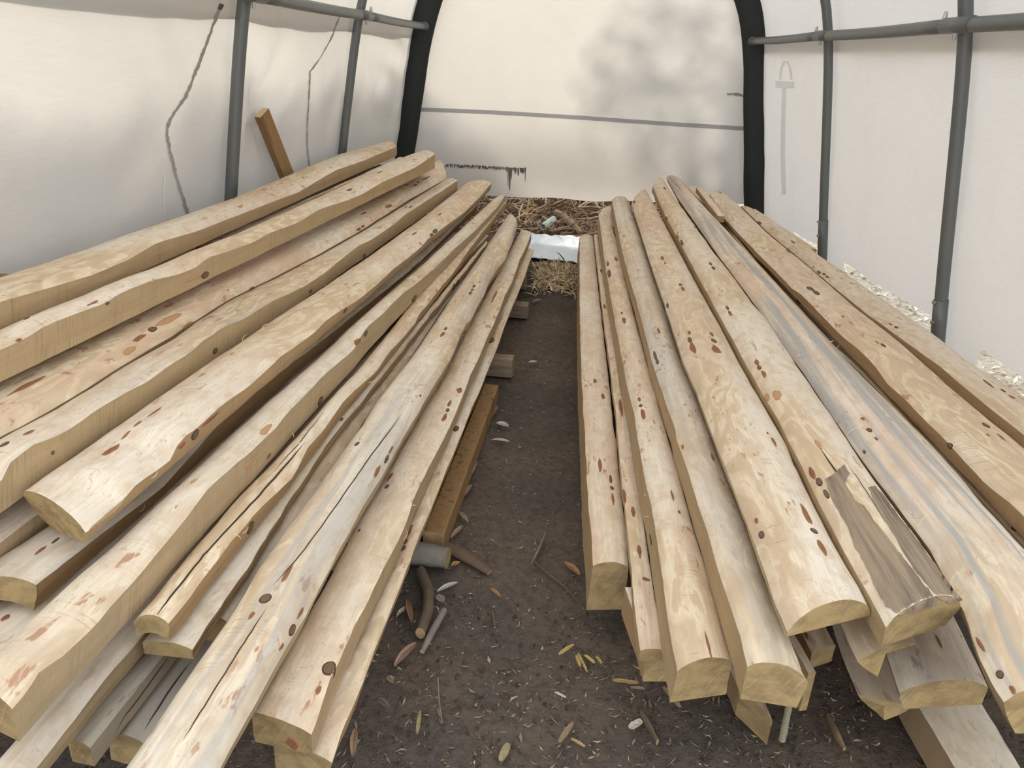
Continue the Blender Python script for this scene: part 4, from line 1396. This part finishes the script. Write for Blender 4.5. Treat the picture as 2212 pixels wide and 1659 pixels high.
# fine litter that nobody could count
def flakes(name, label, cat, n, area, size, cols, seedv, height=.004, tilt=.35, mat=None, zfun=None, dens=None):
    rr = np.random.default_rng(seedv)
    V, Fc, Cc = [], [], []
    k = 0
    for _ in range(n):
        for _try in range(20):
            x = rr.uniform(area[0], area[1]); y = area[2] + (area[3] - area[2]) * rr.random() ** 1.35
            if dens is None or dens(x, y) > rr.random():
                break
        L_ = rr.uniform(*size[0]); w = rr.uniform(*size[1]); th = min(w * .35, .004)
        an = rr.uniform(0, PI); ti = rr.normal(0, tilt)
        z = (zfun or gz)(x, y) + height * rr.random() + th / 2 + abs(math.sin(ti)) * L_ * .3
        d = Vector((math.cos(an) * math.cos(ti), math.sin(an) * math.cos(ti), math.sin(ti)))
        s_ = Vector((-math.sin(an), math.cos(an), 0)); u_ = d.cross(s_)
        c = Vector((x, y, z))
        bend = u_ * (rr.uniform(-.25, .25) * L_)
        V += [c - d * (L_ / 2) + bend, c + s_ * (w / 2), c + d * (L_ / 2) + bend, c - s_ * (w / 2), c + u_ * th, c - u_ * th]
        b_ = len(V) - 6
        for q in ((0, 1, 4), (1, 2, 4), (2, 3, 4), (3, 0, 4), (1, 0, 5), (2, 1, 5), (3, 2, 5), (0, 3, 5)):
            Fc.append(tuple(b_ + i for i in q))
        col = cols[rr.integers(len(cols))]; dk = rr.uniform(.6, 1.15)
        Cc += [(min(1, col[0] * dk), min(1, col[1] * dk), min(1, col[2] * dk), 1)] * 6
    ob = link(name, V, Fc, mat or M_CHIP, None, False, {'vc': ('FLOAT_COLOR', Cc)})
    return tag(ob, label, cat, None, 'stuff')
LIT = [flakes('ground_litter', None, None, 9500, (-.75, 1.35, .85, 5.3), ((.004, .028), (.0015, .007)),
       [(.30, .22, .15), (.24, .17, .12), (.40, .30, .19), (.18, .13, .10), (.50, .40, .29), (.22, .19, .17), (.15, .12, .095)], 5, .003),
       flakes('ground_litter', None, None, 520, (-.35, 1.2, .85, 1.75), ((.015, .045), (.003, .010)),
       [(.32, .22, .14), (.24, .17, .11), (.42, .31, .18), (.17, .13, .10), (.24, .20, .17)], 15, .004),
       flakes('ground_litter', None, None, 2600, (-1.1, 1.6, .8, 2.0), ((.006, .022), (.006, .018)),
       [(.07, .058, .05), (.05, .042, .038), (.09, .072, .06)], 25, .004, .6)]
def merge(objs, label, cat):
    V, Fc, Cc = [], [], []
    for o in objs:
        me = o.data
        k = len(V)
        V += [v.co.copy() for v in me.vertices]
        Fc += [tuple(i + k for i in q.vertices) for q in me.polygons]
        c = np.zeros(len(me.vertices) * 4, dtype=np.float32)
        me.attributes['vc'].data.foreach_get('color', c)
        Cc += c.reshape(-1, 4).tolist()
    nm = objs[0].name
    for o in objs:
        bpy.data.objects.remove(o)
    return tag(link(nm, V, Fc, M_CHIP, None, False, {'vc': ('FLOAT_COLOR', Cc)}), label, cat, None, 'stuff')
merge(LIT, 'fine wood chips, shreds and soil crumbs scattered over the dark dirt of the aisle', 'litter')
flakes('straw_litter', 'sunlit tan straw and leaf litter before the white sheet at the far end of the aisle', 'straw', 900, (-.23, .10, 5.4, 6.28), ((.04, .20), (.006, .020)),
       [(.66, .50, .29), (.76, .60, .38), (.46, .32, .19), (.86, .74, .54)], 35, .03, .35, M_STRAW, None, lambda x, y: min(1, max(0.05, (y - 5.3) / .6)) ** 2)
flakes('leaf_litter', 'dry leaves outside along the right-hand tarp, paled in place of sunlight', 'leaves', 2600, (2.0, 4.1, 1.8, 7.6), ((.03, .09), (.015, .035)),
       [(.72, .66, .55), (.58, .50, .38), (.82, .78, .70), (.42, .33, .25), (.88, .85, .80)], 45, .02, .5, M_LEAF)  # leaf colours paled to stand in for sunlight that misses them

# white sheet lying past the straw
def sheet():
    corners = [gp(1128, 512, .015), gp(1275, 522, .015), gp(1275, 572, .015), gp(1128, 556, .015)]
    A, B, Cn, D = [Vector(c) for c in corners]
    N, Mx = 16, 26
    V, Fc = [], []
    for top in (1, 0):
        for i in range(N):
            for j in range(Mx):
                u, v = j / (Mx - 1), i / (N - 1)
                p = A.lerp(B, u).lerp(D.lerp(Cn, u), v)
                p.z = .020 + .022 * abs(nz(u * 5, v * 4, 3)) + .014 * nz(u * 13, v * 8, 5) + (.03 * (1 - v) ** 3) + top * .003
                p.y += .02 * nz(u * 4, 1, v)
                V.append(p)
    o = N * Mx
    for i in range(N - 1):
        for j in range(Mx - 1):
            q = i * Mx + j
            Fc.append((q, q + Mx, q + Mx + 1, q + 1)); Fc.append((o + q, o + q + 1, o + q + Mx + 1, o + q + Mx))
    ring = [j for j in range(Mx)] + [i * Mx + Mx - 1 for i in range(1, N)] + [(N - 1) * Mx + j for j in range(Mx - 2, -1, -1)] + [i * Mx for i in range(N - 2, 0, -1)]
    for a_, b_ in zip(ring, ring[1:] + ring[:1]):
        Fc.append((a_, b_, o + b_, o + a_))
    ob = link('plastic_sheet', V, Fc, M_SHEET, None, True, None, A)
    return tag(ob, 'bluish white plastic sheet on the ground at the far end of the aisle', 'sheet')
sheet()
stick('twig', 'bare forked twig standing on the white sheet', 'twig', [gp(1222, 575, .02), gp(1218, 560, .05), gp(1208, 548, .07), gp(1203, 545, .10)], [.006, .005, .004, .002], M_BROWNSTICK, 6)

# heap of straw, canes and branches seen beneath the end panel
HY = 8.55
def heap_z(x, y):
    return max(0, .60 * math.exp(-((y - 8.75) / .80) ** 2) * (1 + .18 * nz(x * 1.3, y * 1.3, 4)))
def heap():
    xs = np.arange(-1.62, 1.72, .10); ys = np.arange(7.22, 10.4, .09)
    V = [(x, y, heap_z(x, y) - .02 + .03 * nz(x * 5, y * 5, 8)) for y in ys for x in xs]
    n = len(xs)
    Fc = [(i * n + j, i * n + j + 1, (i + 1) * n + j + 1, (i + 1) * n + j) for i in range(len(ys) - 1) for j in range(n - 1)]
    return link('brush_core', V, Fc, plain('rotted_straw', (.16, .105, .07), .95, var=.6, scale=25), BRUSH, True)
BRUSH = tag(empty('brush_heap', (0, 0, 0), None, None), 'tangled tan straw, canes and twigs piled outside beneath the end panel', 'brush', None, 'stuff')
heap()
def canes(n, seedv):
    rr = np.random.default_rng(seedv)
    parts, Cc = [], []
    cols = [(.60, .44, .28), (.72, .58, .42), (.42, .28, .18), (.82, .72, .60), (.26, .17, .11)]
    for _ in range(n):
        x = rr.uniform(-1.5, 1.55); y = 7.30 + rr.random() ** .9 * 1.6
        z = heap_z(x, y) + rr.uniform(0, .05)
        L_ = rr.uniform(.08, .42); an = rr.normal(0, 1.0); el = rr.normal(.1, .45)
        d = Vector((math.cos(an) * math.cos(el), -math.sin(an) * math.cos(el), math.sin(el)))
        bend = Vector(rr.normal(0, .12, 3)) * L_
        r = rr.uniform(.002, .0085)
        c = Vector((x, y, z))
        pts = [c - d * L_ / 2, c - d * L_ / 6 + bend * .8, c + d * L_ / 6 + bend, c + d * L_ / 2]
        v, f = tube(pts, [r, r * 1.1, r, r * .5], 4)
        parts.append((v, f))
        col = cols[rr.integers(len(cols))]; dk = rr.uniform(.6, 1.2)
        Cc += [(min(1, col[0] * dk), min(1, col[1] * dk), min(1, col[2] * dk), 1)] * len(v)
    V, Fc = join(parts)
    return link('straw', V, Fc, M_STRAW, BRUSH, False, {'vc': ('FLOAT_COLOR', Cc)})
canes(2600, 3)
def on_heap(px, py, off=.02):
    d = ray(px, py).normalized()
    t = 6.6
    while t < 12:
        p = CAM + d * t
        if p.y > 7.3 and p.z <= heap_z(p.x, p.y) + off:
            return p
        t += .01
    return at_y(px, py, 8.6)
stick('fallen_branch', 'thick pale-topped branch lying diagonally in the brush under the end panel', 'branch', [on_heap(1200, 458, .05), on_heap(1218, 470, .05), on_heap(1238, 486, .05), on_heap(1256, 504, .04)], [.035, .04, .036, .022], plain('mottled_bark', (.32, .24, .17), .9, var=.6, scale=12), 10)
stick('cane', 'yellow-brown cane slanting in the brush just left of the gap', 'cane', [on_heap(1122, 470, .06), on_heap(1140, 456, .06), on_heap(1156, 443, .06)], [.017, .018, .016], plain('yellow_cane', (.46, .30, .13), .7, var=.3), 8)
stick('cane', 'thin upright tan cane standing in the brush left of the broken pipe', 'cane', [on_heap(1133, 491, .03), at_y(1138, 460, 7.7), at_y(1143, 428, 7.75)], [.010, .010, .009], plain('tan_cane', (.55, .42, .27), .7, var=.2), 7)
stick('cane', 'white split cane hanging above the broken pipe', 'cane', [at_y(1174, 458, 8.25), at_y(1177, 442, 8.25), at_y(1181, 426, 8.25)], [.011, .013, .014], plain('white_cane', (.72, .66, .60), .7, var=.2), 7)
stick('cane', 'pale bent cane right of the white split cane', 'cane', [at_y(1184, 428, 8.22), at_y(1190, 442, 8.22), at_y(1200, 458, 8.25), on_heap(1206, 462, .05)], [.011, .012, .010, .008], plain('pale_cane', (.60, .50, .40), .7, var=.2), 7)
def pipe():
    a, b = on_heap(1174, 490, .06), on_heap(1196, 474, .07)
    root = empty('broken_pipe', a, 'short broken pale green pipe in the brush beneath the end panel', 'pipe')
    t = (b - a).normalized()
    V, Fc = tube([a + t * (b - a).length * i / 5 for i in range(6)], .036, 16, False)
    for i in range(16):                       # jagged near end
        V[i] = V[i] - t * (.02 * random.random())
    V2, F2 = tube([a + t * (b - a).length * i / 5 for i in range(6)], .029, 16, False)
    for i in range(16):
        V2[i] = V2[i] + (V[i] - V2[i]).project(t)
    o = len(V)
    W, G = join([(V, Fc), (V2, [f[::-1] for f in F2])])
    for i in range(16):
        k2 = (i + 1) % 16
        G.append((i, o + i, o + k2, k2)); e = 5 * 16
        G.append((e + i, e + k2, o + e + k2, o + e + i))
    link('pipe_wall', W, G, M_PIPE, root, True, origin=a)
pipe()

# ------------------------------------------------------------------ boards against the left tarp
def leaning_board():
    top = at_y(565, 243, 4.2)
    bot = at_y(626, 395, 4.42)
    d = (bot - top).normalized()
    foot = top + d * ((top.z - .818) / -d.z)
    w, th = .086, .038
    n = Vector((1, -.45, .25)); n = (n - d * n.dot(d)).normalized(); sx = n.cross(d)
    V = []
    N = 12
    L_ = (foot - top).length
    for i in range(N):
        c = top + d * (L_ * i / (N - 1))
        for a_, b_ in ((-1, -1), (1, -1), (1, 1), (-1, 1)):
            V.append(Vector((sx.dot(sx) and a_ * w / 2 + .0015 * nz(i, a_, b_), b_ * th / 2, L_ * i / (N - 1))))
    Fc = []
    for i in range(N - 1):
        for j in range(4):
            k2 = (j + 1) % 4
            Fc.append((i * 4 + j, i * 4 + k2, i * 4 + 4 + k2, i * 4 + 4 + j))
    root = empty('leaning_board', top, 'brown board leaning against the left tarp behind the stacked logs', 'board')
    root.rotation_euler = Matrix((sx, n, d)).transposed().to_euler()
    link('board', V, Fc, M_BOARD, root)
    E1 = V[:4]; E2 = V[-4:]
    link('cut_end', E1, [(3, 2, 1, 0)], plain('pale_board_end', (.62, .48, .30), .8), root)
    link('cut_end', E2, [(0, 1, 2, 3)], M_END, root)
leaning_board()
c = at_y(-14, 640, 2.32)
def edge_board():
    top = at_y(1, 607, 2.0)
    root = empty('upright_board', (top.x - .06, 2.05, 0), 'reddish board corner barely showing at the left edge above the logs', 'board')
    V, Fc = box((top.x - .066, 2.05, top.z / 2), .12, .04, top.z)
    link('board', V, Fc, M_BOARD, root, origin=root.location)
edge_board()

# ------------------------------------------------------------------ outside the tent: what shades it
def foliage(name, label, cat, centers, n, size, seedv, trunk=None, clipped=False):
    rr = np.random.default_rng(seedv)
    V, Fc = [], []
    for _ in range(n):
        c = centers[rr.integers(len(centers))]
        q = rr.normal(0, 1, 3); q /= max(1e-6, np.linalg.norm(q))
        q *= rr.random() ** .4
        if clipped:
            q = rr.uniform(-1, 1, 3)
        p = Vector((c[0] + q[0] * c[3], c[1] + q[1] * c[4], c[2] + q[2] * c[5]))
        if p.z < .05:
            continue
        u = Vector(rr.normal(0, 1, 3)).normalized(); w = u.orthogonal().normalized(); h = u.cross(w)
        s_ = rr.uniform(*size)
        b_ = len(V)
        V += [p - w * s_, p + h * s_ * .4 + u * s_ * .1, p + w * s_, p - h * s_ * .4 + u * s_ * .1, p - u * s_ * .05]
        Fc += [(b_, b_ + 1, b_ + 2, b_ + 3), (b_, b_ + 1, b_ + 4), (b_ + 1, b_ + 2, b_ + 4), (b_ + 2, b_ + 3, b_ + 4), (b_ + 3, b_, b_ + 4)]
    root = empty(name, (centers[0][0], centers[0][1], 0), label, cat)
    link('foliage', V, Fc, M_HEDGE, root, origin=root.location)
    for tr in trunk or ():
        link('trunk', *tube(tr[0], tr[1], 10), M_BARK, root, True, origin=root.location)
    return root
foliage('shade_hedge', 'unseen clipped foliage added outside to shade the lower left tarp', 'shade_hedge', [(-3.30, y, zc, .28, .8, .62) for y in np.arange(-1, 15, .6) for zc in (.5, 1.3, 1.98)], 34000, (.06, .10), 11, clipped=True)  # unseen block of foliage, added to shade the lower left tarp
for i, (x, y, h) in enumerate(((-.3, 11.2, 3.9), (-1.2, 15.2, 5.0), (1.2, 13.6, 4.6))):
    tr = [Vector((x, y, 0)), Vector((x + .1, y, h * .4)), Vector((x - .05, y + .1, h * .8))]
    foliage('tree', ('slender tree beyond the end panel casting dapples on it', 'taller tree beyond the left rear corner casting dapples on the tent', 'rearmost tree beyond the end panel casting dapples on it')[i], 'tree',
            [(x + dx, y + dy, h * .62 + dz, .75, .75, .9) for dx, dy, dz in ((0, 0, 0), (.7, .2, .5), (-.7, -.1, .3), (.2, .1, 1.1), (-.3, .2, -.8))], 800, (.08, .17), 20 + i, [(tr, [.16, .13, .08])])
